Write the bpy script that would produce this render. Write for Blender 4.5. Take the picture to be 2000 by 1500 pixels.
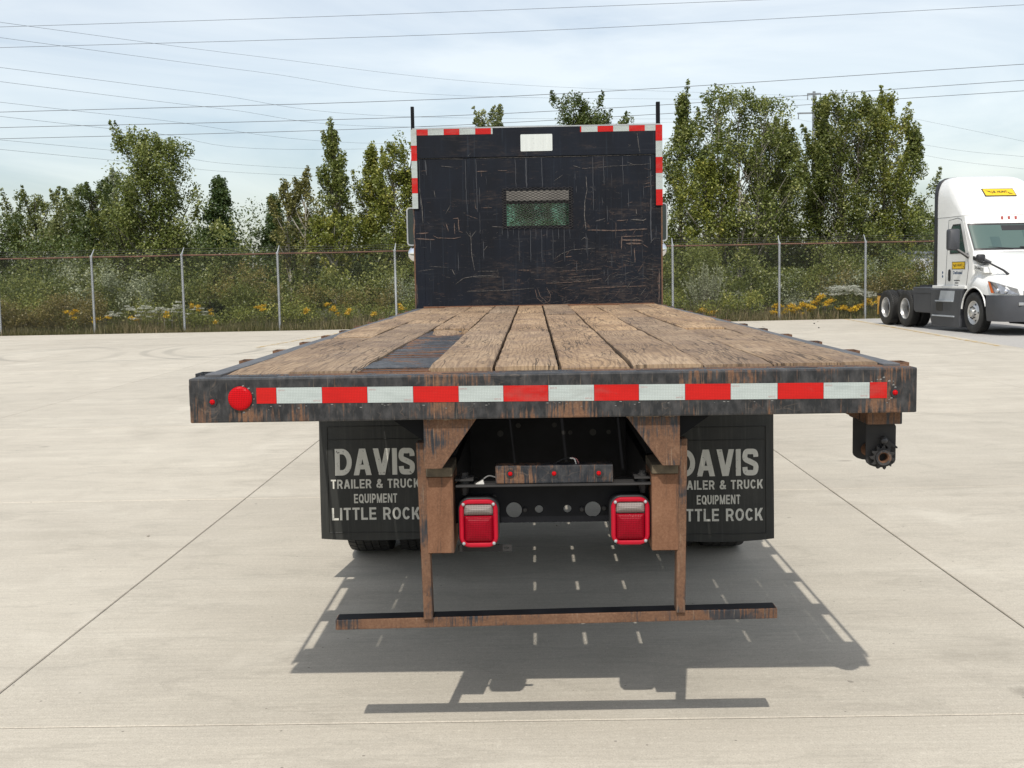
import bpy, bmesh, math, random
import numpy as np
from mathutils import Matrix, Vector

for o in list(bpy.data.objects):
    bpy.data.objects.remove(o)
scene = bpy.context.scene
COL = scene.collection
PI = math.pi
R = math.radians

# ---------------------------------------------------------------- camera
YAW, PITCH, ROLL = 0.014976, -0.091968, -0.019486
cam_d = bpy.data.cameras.new('camera')
cam_d.sensor_width = 36.0
cam_d.lens = 36.0 * 2300.0 / 2000.0
cam_d.clip_start, cam_d.clip_end = 0.05, 3000.0
cam = bpy.data.objects.new('camera', cam_d)
COL.objects.link(cam)
fw = Vector((-math.sin(YAW) * math.cos(PITCH), math.cos(YAW) * math.cos(PITCH), math.sin(PITCH)))
rt = Vector((math.cos(YAW), math.sin(YAW), 0.0))
up = rt.cross(fw)
rt2 = rt * math.cos(ROLL) + up * math.sin(ROLL)
up2 = up * math.cos(ROLL) - rt * math.sin(ROLL)
cam.matrix_world = Matrix(((rt2.x, up2.x, -fw.x, -0.0692), (rt2.y, up2.y, -fw.y, -3.9316),
                           (rt2.z, up2.z, -fw.z, 1.6554), (0, 0, 0, 1)))
scene.camera = cam

# ---------------------------------------------------------------- world and sun
SUN_TO = Vector((0.0953, 0.7561, -1.0)).normalized()       # the way the light travels
world = bpy.data.worlds.new('World')
scene.world = world
world.use_nodes = True
wn, wl = world.node_tree.nodes, world.node_tree.links
wn.clear()
w_out = wn.new('ShaderNodeOutputWorld')
w_bg = wn.new('ShaderNodeBackground')
w_sky = wn.new('ShaderNodeTexSky')
w_sky.sky_type = 'NISHITA'
w_sky.sun_disc = False
w_sky.sun_elevation = math.asin(-SUN_TO.z)
w_sky.sun_rotation = R(187)
w_sky.air_density, w_sky.dust_density, w_sky.ozone_density = 1.0, 1.6, 1.2
w_tc = wn.new('ShaderNodeTexCoord')
w_map = wn.new('ShaderNodeMapping')
w_map.inputs['Scale'].default_value = (1.1, 1.1, 4.6)
w_map.inputs['Rotation'].default_value = (0.0, 0.10, 0.0)
w_map.inputs['Location'].default_value = (3.1, 1.7, 0.4)
w_n1 = wn.new('ShaderNodeTexNoise')
w_n1.inputs['Scale'].default_value = 2.1
w_n1.inputs['Detail'].default_value = 7.0
w_n1.inputs['Roughness'].default_value = 0.55
w_n1.inputs['Distortion'].default_value = 0.6
w_rmp = wn.new('ShaderNodeValToRGB')
w_rmp.color_ramp.elements.new(0.5)
for e_, (p_, c_) in zip(w_rmp.color_ramp.elements, ((0.35, 0.25), (0.50, 0.72), (0.63, 1.0))):
    e_.position, e_.color = p_, (c_, c_, c_, 1)
w_mix = wn.new('ShaderNodeMix')
w_mix.data_type = 'RGBA'
# thin bright cloud (values before the 0.1 strength); the clear sky, brightest round the sun, still glows through it
w_thru = wn.new('ShaderNodeVectorMath')
w_thru.operation = 'MULTIPLY_ADD'
w_thru.inputs[1].default_value = (0.6, 0.6, 0.6)
w_thru.inputs[2].default_value = (4.9, 4.85, 4.5)
wl.new(w_sky.outputs['Color'], w_thru.inputs[0])
wl.new(w_thru.outputs[0], w_mix.inputs[7])
wl.new(w_tc.outputs['Generated'], w_map.inputs['Vector'])
wl.new(w_map.outputs['Vector'], w_n1.inputs['Vector'])
wl.new(w_n1.outputs['Fac'], w_rmp.inputs['Fac'])
wl.new(w_rmp.outputs['Color'], w_mix.inputs[0])
wl.new(w_sky.outputs['Color'], w_mix.inputs[6])
wl.new(w_mix.outputs[2], w_bg.inputs['Color'])
w_bg.inputs['Strength'].default_value = 0.10
wl.new(w_bg.outputs['Background'], w_out.inputs['Surface'])

sun_d = bpy.data.lights.new('sun', 'SUN')
sun_d.energy = 2.75
sun_d.angle = R(0.6)
sun_d.color = (1.0, 0.95, 0.87)
sun = bpy.data.objects.new('sun', sun_d)
COL.objects.link(sun)
sun.rotation_euler = SUN_TO.to_track_quat('-Z', 'Y').to_euler()

vs = scene.view_settings
vs.view_transform, vs.look = 'Standard', 'None'
vs.exposure, vs.gamma = 0.37, 1.0
vs.use_curve_mapping = False

# ---------------------------------------------------------------- helpers: objects
def link(o, parent=None):
    COL.objects.link(o)
    if parent is not None:
        o.parent = parent
    return o

def tag(o, label=None, cat=None, group=None, kind=None):
    if label: o['label'] = label
    if cat: o['category'] = cat
    if group: o['group'] = group
    if kind: o['kind'] = kind
    return o

def empty(name, loc=(0, 0, 0), rot=(0, 0, 0)):
    o = bpy.data.objects.new(name, None)
    o.empty_display_size = 0.2
    o.location, o.rotation_euler = loc, rot
    return link(o)

def copy_tree(o, parent=None):
    c = o.copy()
    link(c)
    c.parent = parent
    for ch in list(o.children):
        copy_tree(ch, c)
    return c

class MB:
    """collects shapes, then links them as ONE mesh object"""
    def __init__(s):
        s.v, s.f = [], []
    def add(s, vs, fs):
        b = len(s.v)
        s.v += [tuple(p) for p in vs]
        s.f += [tuple(b + i for i in f) for f in fs]
        return s
    def box(s, x0, x1, y0, y1, z0, z1):
        return s.add([(x0, y0, z0), (x1, y0, z0), (x1, y1, z0), (x0, y1, z0), (x0, y0, z1), (x1, y0, z1), (x1, y1, z1), (x0, y1, z1)],
                     [(0, 3, 2, 1), (4, 5, 6, 7), (0, 1, 5, 4), (1, 2, 6, 5), (2, 3, 7, 6), (3, 0, 4, 7)])
    def prism(s, poly, axis, a, b):
        """poly: 2D points; extruded along axis from a to b. axis 0: (y,z), 1: (x,z), 2: (x,y)"""
        def p3(q, t):
            return [(t, q[0], q[1]), (q[0], t, q[1]), (q[0], q[1], t)][axis]
        n = len(poly)
        vs = [p3(q, a) for q in poly] + [p3(q, b) for q in poly]
        fs = [tuple(range(n)), tuple(range(2 * n - 1, n - 1, -1))]
        fs += [(i, i + n, (i + 1) % n + n, (i + 1) % n) for i in range(n)]
        return s.add(vs, fs)
    def ring(s, outer, inner, axis, a, b):
        """a plate with a hole: two loops with the same number of points"""
        def p3(q, t):
            return [(t, q[0], q[1]), (q[0], t, q[1]), (q[0], q[1], t)][axis]
        n = len(outer)
        vs = [p3(q, a) for q in outer] + [p3(q, a) for q in inner] + [p3(q, b) for q in outer] + [p3(q, b) for q in inner]
        fs = []
        for i in range(n):
            j = (i + 1) % n
            fs += [(i, j, n + j, n + i), (2 * n + i, 3 * n + i, 3 * n + j, 2 * n + j), (i, 2 * n + i, 2 * n + j, j), (n + i, n + j, 3 * n + j, 3 * n + i)]
        return s.add(vs, fs)
    def tube(s, pts, r, n=6, caps=True):
        pts = [Vector(p) for p in pts]
        m = len(pts)
        rs = r if isinstance(r, (list, tuple)) else [r] * m
        t0 = (pts[1] - pts[0]).normalized()
        ref = Vector((0, 0, 1)) if abs(t0.z) < 0.9 else Vector((1, 0, 0))
        u = t0.cross(ref).normalized()
        vs, fs = [], []
        for i, p in enumerate(pts):
            t = (pts[min(i + 1, m - 1)] - pts[max(i - 1, 0)])
            t = t.normalized() if t.length > 1e-9 else t0
            u = (u - t * u.dot(t))
            u = u.normalized() if u.length > 1e-6 else t.orthogonal().normalized()
            w = t.cross(u)
            for k in range(n):
                a = 2 * PI * k / n
                vs.append(p + (u * math.cos(a) + w * math.sin(a)) * rs[i])
        for i in range(m - 1):
            for k in range(n):
                k2 = (k + 1) % n
                fs.append((i * n + k, i * n + k2, (i + 1) * n + k2, (i + 1) * n + k))
        if caps:
            fs.append(tuple(range(n - 1, -1, -1)))
            fs.append(tuple((m - 1) * n + k for k in range(n)))
        return s.add(vs, fs)
    def lathe(s, prof, n=32, axis=0, c=(0, 0, 0), closed=False, caps=True):
        """prof: (along, radius) pairs turned round the axis through c"""
        vs, fs = [], []
        for a_, r_ in prof:
            for k in range(n):
                t = 2 * PI * k / n
                p = [0, 0, 0]
                p[axis] = a_
                p[(axis + 1) % 3] = r_ * math.cos(t)
                p[(axis + 2) % 3] = r_ * math.sin(t)
                vs.append((p[0] + c[0], p[1] + c[1], p[2] + c[2]))
        m = len(prof)
        for i in range(m if closed else m - 1):
            i2 = (i + 1) % m
            for k in range(n):
                k2 = (k + 1) % n
                fs.append((i * n + k, i * n + k2, i2 * n + k2, i2 * n + k))
        if caps and not closed:
            fs.append(tuple(range(n - 1, -1, -1)))
            fs.append(tuple((m - 1) * n + k for k in range(n)))
        return s.add(vs, fs)
    def loft(s, loops, cap=True, closed=True):
        n = len(loops[0])
        vs = [p for l in loops for p in l]
        fs = []
        for i in range(len(loops) - 1):
            for k in range(n if closed else n - 1):
                k2 = (k + 1) % n
                fs.append((i * n + k, i * n + k2, (i + 1) * n + k2, (i + 1) * n + k))
        if cap and closed:
            fs.append(tuple(range(n - 1, -1, -1)))
            fs.append(tuple((len(loops) - 1) * n + k for k in range(n)))
        return s.add(vs, fs)
    def mesh(s, name, bevel=0.0, smooth=None, seg=1, normals=True):
        me = bpy.data.meshes.new(name)
        me.from_pydata(s.v, [], s.f)
        if bevel > 0 or normals:
            bm = bmesh.new()
            bm.from_mesh(me)
            if normals:
                bmesh.ops.recalc_face_normals(bm, faces=bm.faces[:])
            if bevel > 0:
                es = [e for e in bm.edges if len(e.link_faces) == 2 and e.calc_face_angle(0) > 0.6]
                bmesh.ops.bevel(bm, geom=es, offset=bevel, offset_type='OFFSET', segments=seg, affect='EDGES', profile=0.6, clamp_overlap=True)
            bm.to_mesh(me)
            bm.free()
        if smooth is not None:
            me.polygons.foreach_set('use_smooth', [True] * len(me.polygons))
            me.set_sharp_from_angle(angle=R(smooth))
        return me
    def build(s, name, mat, parent=None, bevel=0.0, smooth=None, seg=1, normals=True):
        me = s.mesh(name, bevel, smooth, seg, normals)
        me.materials.append(mat)
        return link(bpy.data.objects.new(name, me), parent)

def rrect(x0, x1, y0, y1, r, n=5):
    pts = []
    for cx, cy, a0 in ((x1 - r, y1 - r, 0), (x0 + r, y1 - r, 90), (x0 + r, y0 + r, 180), (x1 - r, y0 + r, 270)):
        for k in range(n + 1):
            a = R(a0 + 90.0 * k / n)
            pts.append((cx + r * math.cos(a), cy + r * math.sin(a)))
    return pts

def circ(cx, cy, r, n=16, a0=0.0):
    return [(cx + r * math.cos(a0 + 2 * PI * k / n), cy + r * math.sin(a0 + 2 * PI * k / n)) for k in range(n)]

def text_mesh(body, bold=0.0, shear=0.0):
    cu = bpy.data.curves.new('txt', 'FONT')
    cu.body = body
    cu.size = 1.0
    cu.offset = bold
    cu.shear = shear
    cu.resolution_u = 4
    o = bpy.data.objects.new('txt', cu)
    COL.objects.link(o)
    dg = bpy.context.evaluated_depsgraph_get()
    me = bpy.data.meshes.new_from_object(o.evaluated_get(dg))
    bpy.data.objects.remove(o)
    bpy.data.curves.remove(cu)
    return me

def lettering(name, body, mat, parent, place, w, h, bold=0.0, shear=0.0):
    """flat print: text fitted into w x h, place maps (u, v) in 0..w, 0..h to a point"""
    me = text_mesh(body, bold, shear)
    co = np.empty(len(me.vertices) * 3)
    me.vertices.foreach_get('co', co)
    co = co.reshape(-1, 3)
    lo, hi = co.min(0), co.max(0)
    out = np.array([place((c[0] - lo[0]) / (hi[0] - lo[0]) * w, (c[1] - lo[1]) / (hi[1] - lo[1]) * h) for c in co])
    me.vertices.foreach_set('co', out.ravel())
    me.update()
    me.materials.clear()
    me.materials.append(mat)
    me.name = name
    return link(bpy.data.objects.new(name, me), parent)

def _arc(cx, cy, rx, ry, a0, a1, n=10):
    return [(cx + rx * math.cos(R(a0 + (a1 - a0) * k / n)), cy + ry * math.sin(R(a0 + (a1 - a0) * k / n))) for k in range(n + 1)]

def _cat(pts, m=4):
    out = []
    for i in range(len(pts) - 1):
        p0 = pts[max(0, i - 1)]; p1 = pts[i]; p2 = pts[i + 1]; p3 = pts[min(len(pts) - 1, i + 2)]
        for k in range(m):
            t = k / m
            out.append(tuple(0.5 * (2 * p1[c] + (p2[c] - p0[c]) * t + (2 * p0[c] - 5 * p1[c] + 4 * p2[c] - p3[c]) * t * t + (3 * p1[c] - p0[c] - 3 * p2[c] + p3[c]) * t ** 3) for c in (0, 1)))
    return out + [pts[-1]]

def block_glyph(ch, t):
    """bold grotesque capitals: (width, strips); a strip is a list of (left, right) point pairs"""
    h = t / 2
    S = []
    def path(pts):
        out = []
        for i, p in enumerate(pts):
            a, b = pts[max(0, i - 1)], pts[min(len(pts) - 1, i + 1)]
            dx, dy = b[0] - a[0], b[1] - a[1]
            l = math.hypot(dx, dy) or 1.0
            out.append(((p[0] - dy / l * h, p[1] + dx / l * h), (p[0] + dy / l * h, p[1] - dx / l * h)))
        S.append(out)
    def diag(x0, z0, x1, z1, tw=None):
        tw = (tw or t * 1.08) / 2
        S.append([((x0 - tw, z0), (x0 + tw, z0)), ((x1 - tw, z1), (x1 + tw, z1))])
    def bar(x0, x1, z0, z1):
        S.append([((x0, z0), (x1, z0)), ((x0, z1), (x1, z1))])
    if ch == 'D':
        w = 0.70; bar(0, t, 0, 1); path([(t, 1 - h), (0.30, 1 - h)] + _arc(0.30, 0.5, w - h - 0.30, 0.5 - h, 90, -90, 16)[1:] + [(t, h)])
    elif ch == 'A':
        w = 0.74; diag(t * 0.54, 0, w / 2 - t * 0.08, 1); diag(w - t * 0.54, 0, w / 2 + t * 0.08, 1); bar(w * 0.28, w * 0.72, 0.22, 0.22 + t * 0.85)
    elif ch == 'V':
        w = 0.72; diag(t * 0.54, 1, w / 2 - t * 0.08, 0); diag(w - t * 0.54, 1, w / 2 + t * 0.08, 0)
    elif ch == 'I':
        w = t; bar(0, t, 0, 1)
    elif ch == 'S':
        w = 0.66; path(_cat([(w - h, 0.69), (w - h * 1.1, 0.80), (0.74 * w, 0.885), (0.5 * w, 1 - h), (0.24 * w, 0.885), (h, 0.745), (0.20 * w, 0.61), (0.5 * w, 0.515), (0.80 * w, 0.405), (w - h, 0.265), (0.76 * w, 0.12), (0.5 * w, h), (0.24 * w, 0.12), (h * 1.1, 0.21), (h, 0.32)]))
    elif ch == 'T':
        w = 0.62; bar(0, w, 1 - t * 0.92, 1); bar(w / 2 - h, w / 2 + h, 0, 1 - t * 0.92)
    elif ch in 'RP':
        w = 0.68 if ch == 'R' else 0.64; bar(0, t, 0, 1); m_ = 0.44
        path([(t, 1 - h), (0.34, 1 - h)] + _arc(0.34, (1 - h + m_) / 2, w - h - 0.36, (1 - h - m_) / 2, 90, -90, 12)[1:] + [(t, m_)])
        if ch == 'R': diag(w - t * 0.54, 0, 0.42, m_ - h * 0.6)
    elif ch == 'L':
        w = 0.58; bar(0, t, 0, 1); bar(t, w, 0, t * 0.92)
    elif ch == 'E':
        w = 0.60; bar(0, t, 0, 1); bar(t, w, 0, t * 0.92); bar(t, w, 1 - t * 0.92, 1); bar(t, w * 0.93, 0.5 - t * 0.42, 0.5 + t * 0.46)
    elif ch == 'U':
        w = 0.66; path([(h, 1), (h, 0.34)] + _arc(w / 2, 0.34, w / 2 - h, 0.34 - h, 180, 360, 14)[1:] + [(w - h, 1)])
    elif ch in 'OQ':
        w = 0.74; path(_arc(w / 2, 0.5, w / 2 - h, 0.5 - h, 90, 450, 28))
        if ch == 'Q': diag(w - t * 0.4, -0.02, w * 0.58, 0.28)
    elif ch == 'C':
        w = 0.69; path(_arc(w / 2, 0.5, w / 2 - h, 0.5 - h, 36, 324, 24))
    elif ch == 'K':
        w = 0.70; bar(0, t, 0, 1); diag(t + t * 0.2, 0.36, w - t * 0.62, 1, t * 1.25); diag(w - t * 0.58, 0, t + t * 0.75, 0.60, t * 1.2)
    elif ch == 'M':
        w = 0.82; bar(0, t * 0.92, 0, 1); bar(w - t * 0.92, w, 0, 1); diag(t * 0.55, 1, w / 2, 0, t); diag(w - t * 0.55, 1, w / 2, 0, t)
    elif ch == 'N':
        w = 0.70; bar(0, t * 0.95, 0, 1); bar(w - t * 0.95, w, 0, 1); diag(t * 0.58, 1, w - t * 0.58, 0, t * 1.1)
    elif ch == '&':
        w = 0.74; path(_cat([(w - 0.03, 0.03), (0.27, 0.62), (0.20, 0.75), (0.25, 0.87), (0.36, 1 - h), (0.47, 0.87), (0.48, 0.76), (0.40, 0.62), (0.18, 0.44), (h, 0.27), (0.17, 0.12), (0.33, h), (0.52, 0.15), (0.64, 0.36), (0.66, 0.46)]))
    else:
        w = 0.34
    return w, S

def block_text(name, body, mat, parent, place, w, h, t=0.2, gap=0.09):
    x = 0.0
    parts = []
    for ch in body:
        gw, S = block_glyph(ch, t)
        parts.append((x, S))
        x += gw + gap
    x -= gap
    k = 0
    for gx_, S in parts:
        mb = MB()
        for st in S:
            k += 1
            vs = []
            for a, b in st:
                for p in (a, b):
                    q = place((gx_ + p[0]) / x * w, p[1] * h)
                    vs.append((q[0], q[1] - 0.00012 * (k % 6), q[2]))
            mb.add(vs, [(2 * i, 2 * i + 1, 2 * i + 3, 2 * i + 2) for i in range(len(st) - 1)])
        if S:
            mb.build(name, mat, parent, normals=False)

# ---------------------------------------------------------------- helpers: materials
class G:
    def __init__(s, name):
        s.m = bpy.data.materials.new(name)
        s.m.use_nodes = True
        s.nt = s.m.node_tree
        s.nt.nodes.clear()
        s.out = s.nt.nodes.new('ShaderNodeOutputMaterial')
        s.b = s.nt.nodes.new('ShaderNodeBsdfPrincipled')
        s.nt.links.new(s.b.outputs[0], s.out.inputs[0])
    def put(s, sock, v):
        if hasattr(v, 'is_output') or isinstance(v, bpy.types.NodeSocket):
            s.nt.links.new(v, sock)
        elif isinstance(v, (tuple, list)):
            sock.default_value = tuple(v) + ((1.0,) if len(v) == 3 and len(sock.default_value) == 4 else ())
        else:
            sock.default_value = v
    def n(s, typ, props=None, **ins):
        nd = s.nt.nodes.new('ShaderNode' + typ)
        for k, v in (props or {}).items():
            setattr(nd, k, v)
        for k, v in ins.items():
            s.put(nd.inputs[k.replace('_', ' ')], v)
        return nd
    def set(s, **ins):
        for k, v in ins.items():
            s.put(s.b.inputs[k.replace('_', ' ')], v)
        return s
    def math(s, op, a, b=0.0, clamp=False):
        nd = s.nt.nodes.new('ShaderNodeMath')
        nd.operation = op
        nd.use_clamp = clamp
        s.put(nd.inputs[0], a)
        s.put(nd.inputs[1], b)
        return nd.outputs[0]
    def mix(s, f, a, b, blend='MIX'):
        nd = s.nt.nodes.new('ShaderNodeMix')
        nd.data_type = 'RGBA'
        nd.blend_type = blend
        s.put(nd.inputs[0], f)
        s.put(nd.inputs[6], a)
        s.put(nd.inputs[7], b)
        return nd.outputs[2]
    def ramp(s, f, stops, interp='LINEAR'):
        nd = s.nt.nodes.new('ShaderNodeValToRGB')
        cr = nd.color_ramp
        cr.interpolation = interp
        while len(cr.elements) < len(stops):
            cr.elements.new(0.5)
        for e, (p, c) in zip(cr.elements, stops):
            e.position = p
            e.color = (c, c, c, 1) if not isinstance(c, (tuple, list)) else tuple(c) + (1.0,)
        s.put(nd.inputs[0], f)
        return nd.outputs[0]
    def vec(s, src='Object', scale=(1, 1, 1), loc=(0, 0, 0), rot=(0, 0, 0), rnd=0.0):
        if src == 'World':
            v = s.n('NewGeometry').outputs['Position']
        else:
            v = s.n('TexCoord').outputs[src]
        if rnd:
            oi = s.n('ObjectInfo').outputs['Random']
            c = s.n('CombineXYZ', X=s.math('MULTIPLY', oi, rnd), Y=s.math('MULTIPLY', oi, rnd * 1.7), Z=s.math('MULTIPLY', oi, rnd * 0.6)).outputs[0]
            a = s.nt.nodes.new('ShaderNodeVectorMath')
            s.put(a.inputs[0], v)
            s.put(a.inputs[1], c)
            v = a.outputs[0]
        return s.n('Mapping', Vector=v, Scale=scale, Location=loc, Rotation=rot).outputs[0]
    def noise(s, v, scale=5.0, detail=4.0, rough=0.55, dist=0.0):
        return s.n('TexNoise', Vector=v, Scale=scale, Detail=detail, Roughness=rough, Distortion=dist).outputs['Fac']
    def bump(s, h, strength=0.3, dist=0.01):
        s.put(s.b.inputs['Normal'], s.n('Bump', Height=h, Strength=strength, Distance=dist).outputs[0])
        return s

def simple(name, col, rough=0.5, metal=0.0, var=0.12, scale=8.0, **kw):
    """one paint or plastic with mild soiling"""
    g = G(name)
    nz = g.noise(g.vec('Object'), scale, 5)
    c = g.mix(g.ramp(nz, [(0.3, 0.0), (0.75, 1.0)]), tuple(x * (1 - var) for x in col), tuple(min(1, x * (1 + var)) for x in col))
    g.set(Base_Color=c, Roughness=rough, Metallic=metal)
    for k, v in kw.items():
        g.set(**{k: v})
    return g.m

# ---------------------------------------------------------------- materials
M = {}

def m_concrete():
    g = G('concrete')
    p = g.vec('World')
    big = g.noise(p, 0.35, 4)
    mid = g.noise(p, 2.2, 6, 0.6)
    broom = g.noise(g.vec('World', (2.2, 55, 1)), 1.0, 3, 0.6)
    fine = g.noise(p, 150, 3, 0.7)
    streak = g.noise(g.vec('World', (0.22, 2.6, 1), (3, 1, 0)), 1.0, 5, 0.6)
    c = g.ramp(big, [(0.3, (0.375, 0.338, 0.283)), (0.7, (0.445, 0.408, 0.345))])
    c = g.mix(g.ramp(mid, [(0.35, 0.55), (0.7, 0.0)]), c, (0.335, 0.305, 0.258))
    c = g.mix(g.ramp(streak, [(0.5, 0.0), (0.72, 0.40)]), c, (0.50, 0.465, 0.40))
    c = g.mix(g.ramp(streak, [(0.28, 0.28), (0.44, 0.0)]), c, (0.30, 0.275, 0.235))
    c = g.mix(g.ramp(broom, [(0.35, 0.30), (0.6, 0.0)]), c, (0.27, 0.245, 0.205))
    c = g.mix(g.ramp(fine, [(0.30, 0.6), (0.48, 0.0)]), c, (0.20, 0.18, 0.15))
    c = g.mix(g.ramp(fine, [(0.56, 0.0), (0.75, 0.35)]), c, (0.60, 0.57, 0.50))
    gr2 = g.noise(p, 42, 4, 0.75)
    c = g.mix(g.ramp(gr2, [(0.30, 0.5), (0.46, 0.0)]), c, (0.27, 0.245, 0.20))
    c = g.mix(g.ramp(gr2, [(0.56, 0.0), (0.72, 0.4)]), c, (0.54, 0.51, 0.44))
    bl = g.noise(g.vec('World', (1, 0.7, 1), (4, 8, 0)), 1.1, 5, 0.6, 0.4)
    c = g.mix(g.ramp(bl, [(0.56, 0.0), (0.72, 0.36)]), c, (0.25, 0.225, 0.185))
    c = g.mix(g.ramp(bl, [(0.28, 0.35), (0.42, 0.0)]), c, (0.52, 0.485, 0.42))
    # small oil drips
    vo3 = g.n('TexVoronoi', Vector=g.vec('World', (1, 1, 0), (0.3, 0.7, 0)), Scale=0.9, Randomness=1.0)
    dr3 = g.math('ADD', vo3.outputs['Distance'], g.math('MULTIPLY', g.noise(p, 16, 3), 0.07))
    dr3 = g.math('MULTIPLY', g.ramp(dr3, [(0.055, 1.0), (0.10, 0.0)]), g.math('GREATER_THAN', g.n('SeparateColor', Color=vo3.outputs['Color']).outputs[0], 0.62))
    c = g.mix(g.math('MULTIPLY', dr3, 0.42), c, (0.12, 0.105, 0.085))
    # scattered dark specks and pits
    vo = g.n('TexVoronoi', Vector=p, Scale=9.0, Randomness=1.0)
    sp = g.math('LESS_THAN', vo.outputs['Distance'], 0.05)
    sp = g.math('MULTIPLY', sp, g.math('GREATER_THAN', g.n('SeparateColor', Color=vo.outputs['Color']).outputs[0], 0.55))
    c = g.mix(g.math('MULTIPLY', sp, 0.65), c, (0.09, 0.08, 0.07))
    vo2 = g.n('TexVoronoi', Vector=p, Scale=1.6, Randomness=1.0)
    dd = g.math('ADD', vo2.outputs['Distance'], g.math('MULTIPLY', g.noise(p, 30, 3), 0.05))
    c = g.mix(g.math('MULTIPLY', g.math('LESS_THAN', dd, 0.052), 0.5), c, (0.08, 0.07, 0.06))
    # turning tyre scuffs
    for (cx, cy, r, w, s) in ((-9.5, 24.0, 3.0, 0.16, 0.45), (-9.5, 24.0, 3.45, 0.13, 0.4), (-4.6, 25.0, 4.2, 0.17, 0.4), (-4.6, 25.0, 4.75, 0.13, 0.36), (-16.0, 22.0, 6.5, 0.2, 0.2), (9.0, 15.0, 7.2, 0.14, 0.14)):
        d = g.n('VectorMath', {'operation': 'DISTANCE'})
        g.put(d.inputs[0], g.n('Mapping', Vector=p, Scale=(1, 1, 0)).outputs[0])
        g.put(d.inputs[1], (cx, cy, 0))
        e = g.math('ABSOLUTE', g.math('SUBTRACT', d.outputs['Value'], r))
        msk = g.math('MULTIPLY', g.ramp(g.math('DIVIDE', e, w * 2), [(0.2, 1.0), (0.5, 0.0)]), g.ramp(g.noise(p, 0.28, 2), [(0.42, 0.0), (0.6, 1.0)]))
        c = g.mix(g.math('MULTIPLY', msk, s), c, (0.16, 0.15, 0.13))
    # hairline stains
    ln = g.math('ABSOLUTE', g.math('SUBTRACT', g.noise(g.vec('World', (0.5, 1.2, 1)), 0.8, 6, 0.6), 0.5))
    c = g.mix(g.ramp(ln, [(0.0, 0.16), (0.018, 0.0)]), c, (0.16, 0.145, 0.12))
    oi = g.n('ObjectInfo').outputs['Random']
    c = g.mix(1.0, c, (1.0, 1.0, 0.972), 'MULTIPLY')
    hsv = g.n('HueSaturation', Color=c, Saturation=0.92, Value=g.math('ADD', 1.23, g.math('MULTIPLY', oi, 0.11)))
    g.set(Base_Color=hsv.outputs[0], Roughness=0.88)
    h = g.math('ADD', g.math('MULTIPLY', broom, 0.7), g.math('MULTIPLY', fine, 0.5))
    g.bump(h, 0.5, 0.004)
    return g.m

def m_asphalt():
    g = G('weathered_asphalt')
    p = g.vec('World')
    f = g.noise(p, 60, 4, 0.7)
    c = g.ramp(f, [(0.3, (0.23, 0.222, 0.208)), (0.5, (0.39, 0.375, 0.35)), (0.7, (0.53, 0.51, 0.48))])
    c = g.mix(g.ramp(g.noise(p, 0.8, 5), [(0.4, 0.0), (0.7, 0.5)]), c, (0.44, 0.43, 0.41))
    g.set(Base_Color=c, Roughness=0.9)
    return g.bump(f, 0.5, 0.01).m

def m_ground():
    g = G('rough_ground')
    p = g.vec('World')
    c = g.ramp(g.noise(p, 0.9, 6, 0.65), [(0.3, (0.04, 0.05, 0.018)), (0.5, (0.07, 0.075, 0.028)), (0.7, (0.12, 0.10, 0.05))])
    g.set(Base_Color=c, Roughness=0.95)
    return g.m

def m_joint():
    g = G('joint_sealant')
    g.set(Base_Color=g.ramp(g.noise(g.vec('World'), 3, 3), [(0.3, (0.035, 0.032, 0.03)), (0.7, (0.12, 0.105, 0.085))]), Roughness=0.9)
    return g.m

def m_yellow_line():
    g = G('worn_yellow_paint')
    p = g.vec('World')
    g.set(Base_Color=(0.55, 0.36, 0.10), Roughness=0.8, Alpha=g.ramp(g.noise(p, 5, 6, 0.7), [(0.42, 0.0), (0.60, 0.85)]))
    return g.m

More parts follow.
